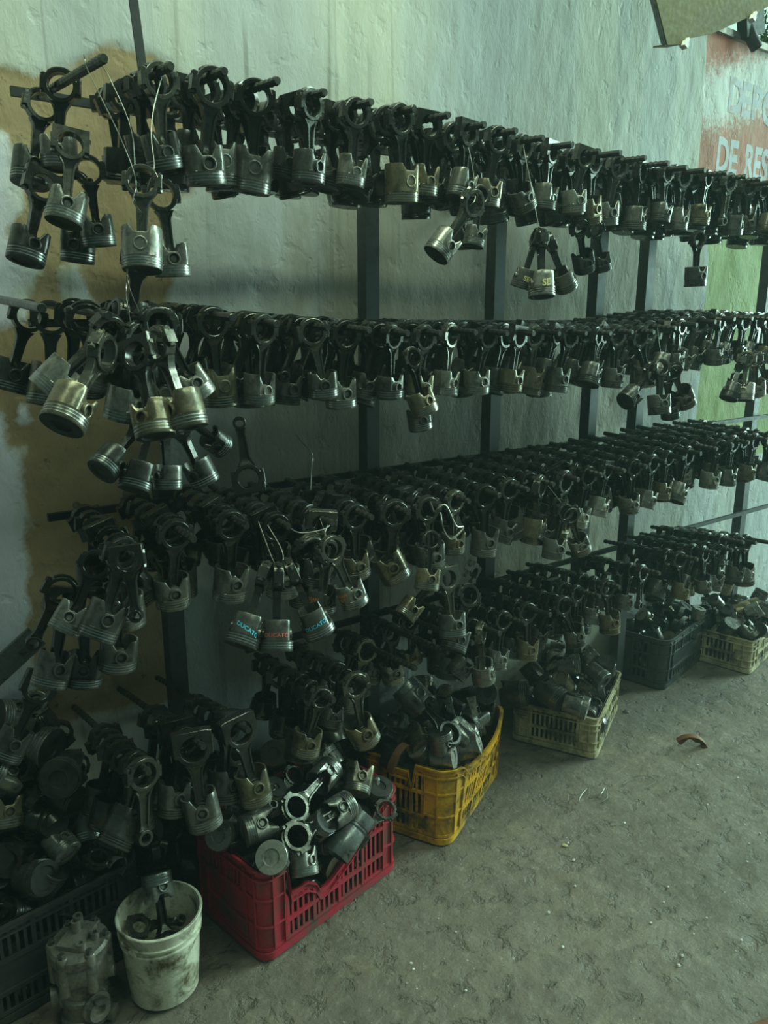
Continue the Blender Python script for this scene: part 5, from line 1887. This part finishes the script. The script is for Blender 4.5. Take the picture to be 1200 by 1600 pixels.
wire('hooked bit of wire lying on the floor', [(2.40, 1.60, 0.003), (2.47, 1.60, 0.006), (2.522, 1.573, 0.008), (2.52, 1.53, 0.006), (2.46, 1.53, 0.003)], 0.0018)

# ------------------------------------------------------------------ bits on the floor
rf = random.Random(14)


def pebble(label, x, y, s, mat, col, group=None):
    mb = MB()
    n = 7
    prof = [(0.35, 0.0), (0.95, 0.25), (1.0, 0.5), (0.55, 0.85)]
    k = [rf.uniform(0.7, 1.25) for _ in range(n)]
    mb.loft([[(s * r * k[i] * math.cos(2 * PI * i / n), s * 0.75 * r * k[i] * math.sin(2 * PI * i / n), s * 0.55 * z) for i in range(n)] for r, z in prof], cap0=True, cap1=True)
    return tag(link('stone_chip', mb.mesh('stone_chip', mat, 20), None, (x, y, -0.006), (0, 0, rf.uniform(0, 6)), col), label, 'chip', group)


pebble('dark flat chip lying by the low off-white crate', 2.92, 1.96, 0.020, M_CAST, (0.1, 0.1, 0.1))
pebble('pale chip on the open floor beside the yellow crate', 1.935, 1.50, 0.012, M_WHT, (0.5, 0.5, 0.4))
mb = MB()
for i in range(110):
    x, y, q = rf.uniform(1.1, 3.8), rf.uniform(0.3, 1.6), rf.uniform(0.002, 0.006)
    n = 5
    mb.loft([[(x + q * r * rf.uniform(0.7, 1.3) * math.cos(2 * PI * k / n), y + q * r * rf.uniform(0.7, 1.3) * math.sin(2 * PI * k / n), -0.006 + q * z) for k in range(n)] for r, z in ((0.8, 0), (1, 0.6), (0.5, 1.1))], cap0=True, cap1=True)
tag(link('floor_crumbs', mb.mesh('floor_crumbs', M_CLIP, 20)), 'tiny pale crumbs scattered over the concrete floor', 'debris', kind='stuff')

mb = MB()
mb.box((0, 0, 0), (0.40, 0.12, 0.012))
tag(link('floor_board', mb.mesh('floor_board', M_RUST, 20), None, (1.925, 0.610, -0.002), (0, 0, -0.33)), 'reddish board lying on the floor at the corner of the view', 'board')

# ------------------------------------------------------------------ handwriting on the pistons
def write_on(key, text, mat, size=0.02, ang=-PI / 2, z=0.0, slant=0.25, lines=None, upside=False, world=None):
    root, pi_ = BUNDLE_PISTONS[key]
    pis = PIST[pi_]
    po = [c for c in root.children if c.name.startswith('piston')][0]
    bpy.context.view_layer.update()
    if world is not None:                                 # face of the skirt that looks this way
        d = po.matrix_world.to_3x3().inverted() @ Vector(world)
        ang = math.atan2(d.y, d.x)
    for li, tx in enumerate(lines or [text]):
        me = text_mesh(tx, size, 0.0, 0.02 * size)
        co = np.empty(len(me.vertices) * 3)
        me.vertices.foreach_get('co', co)
        co = co.reshape(-1, 3)
        w = co[:, 0].max()
        x = co[:, 0] - w / 2
        zz = z - li * size * 0.9 + co[:, 1] + slant * x
        R = np.full(x.shape, pis.R + 0.0008)
        a = ang + x / pis.R
        flat = pis.flat * pis.R / np.maximum(np.abs(np.sin(a)), 1e-6)
        lim = np.minimum(R, flat + 0.0010)
        rr_ = np.where(zz > pis.zs, lim, R)
        me.vertices.foreach_set('co', np.stack([rr_ * np.cos(a), rr_ * np.sin(a), zz], -1).ravel())
        me.materials.clear()
        me.materials.append(mat)
        link('handwriting', me, po)


VIEW = (-0.45, -0.88, 0.1)
write_on(('blue', 0), 'DUCATO', M_BLUEMARK, 0.0145, z=-0.006, slant=-0.3, world=VIEW)
write_on(('blue', 1), 'DUCATO', M_REDMARK, 0.0145, z=-0.006, slant=0.0, world=VIEW)
write_on(('blue', 2), 'DUCATO', M_BLUEMARK, 0.0145, z=-0.006, slant=0.1, world=VIEW)
LEFT = (-0.99, -0.20, 0.1)
write_on(('orange', 0), '', M_ORMARK, 0.0155, z=0.006, slant=0.12, lines=['NISAN', '421'], world=LEFT)
write_on(('orange', 1), '', M_ORMARK, 0.0155, z=0.006, slant=0.08, lines=['NISAN', '421'], world=LEFT)
write_on(('trio', 1), 'SE', M_WHITEMARK, 0.026, z=-0.010, slant=0.15, world=VIEW)
write_on(('trio', 0), 'SE', M_WHITEMARK, 0.022, z=-0.008, slant=-0.1, world=VIEW)

# thin oily haze hanging in the workshop
mb = MB()
mb.box((2.6, 0.55, 2.04), (7.6, 3.40, 4.0))
M_HAZE = bpy.data.materials.new('workshop_haze')
M_HAZE.use_nodes = True
nt = M_HAZE.node_tree
nt.nodes.remove(nt.nodes['Principled BSDF'])
vsc = N(nt, 'ShaderNodeVolumeScatter')
vsc.inputs['Color'].default_value = (0.75, 1.0, 0.98, 1)
vsc.inputs['Density'].default_value = 0.0065
vsc.inputs['Anisotropy'].default_value = 0.2
nt.links.new(vsc.outputs[0], nt.nodes['Material Output'].inputs['Volume'])
tag(link('haze', mb.mesh('haze', M_HAZE, 0)), 'thin bluish haze filling the workshop air', 'haze', kind='stuff')
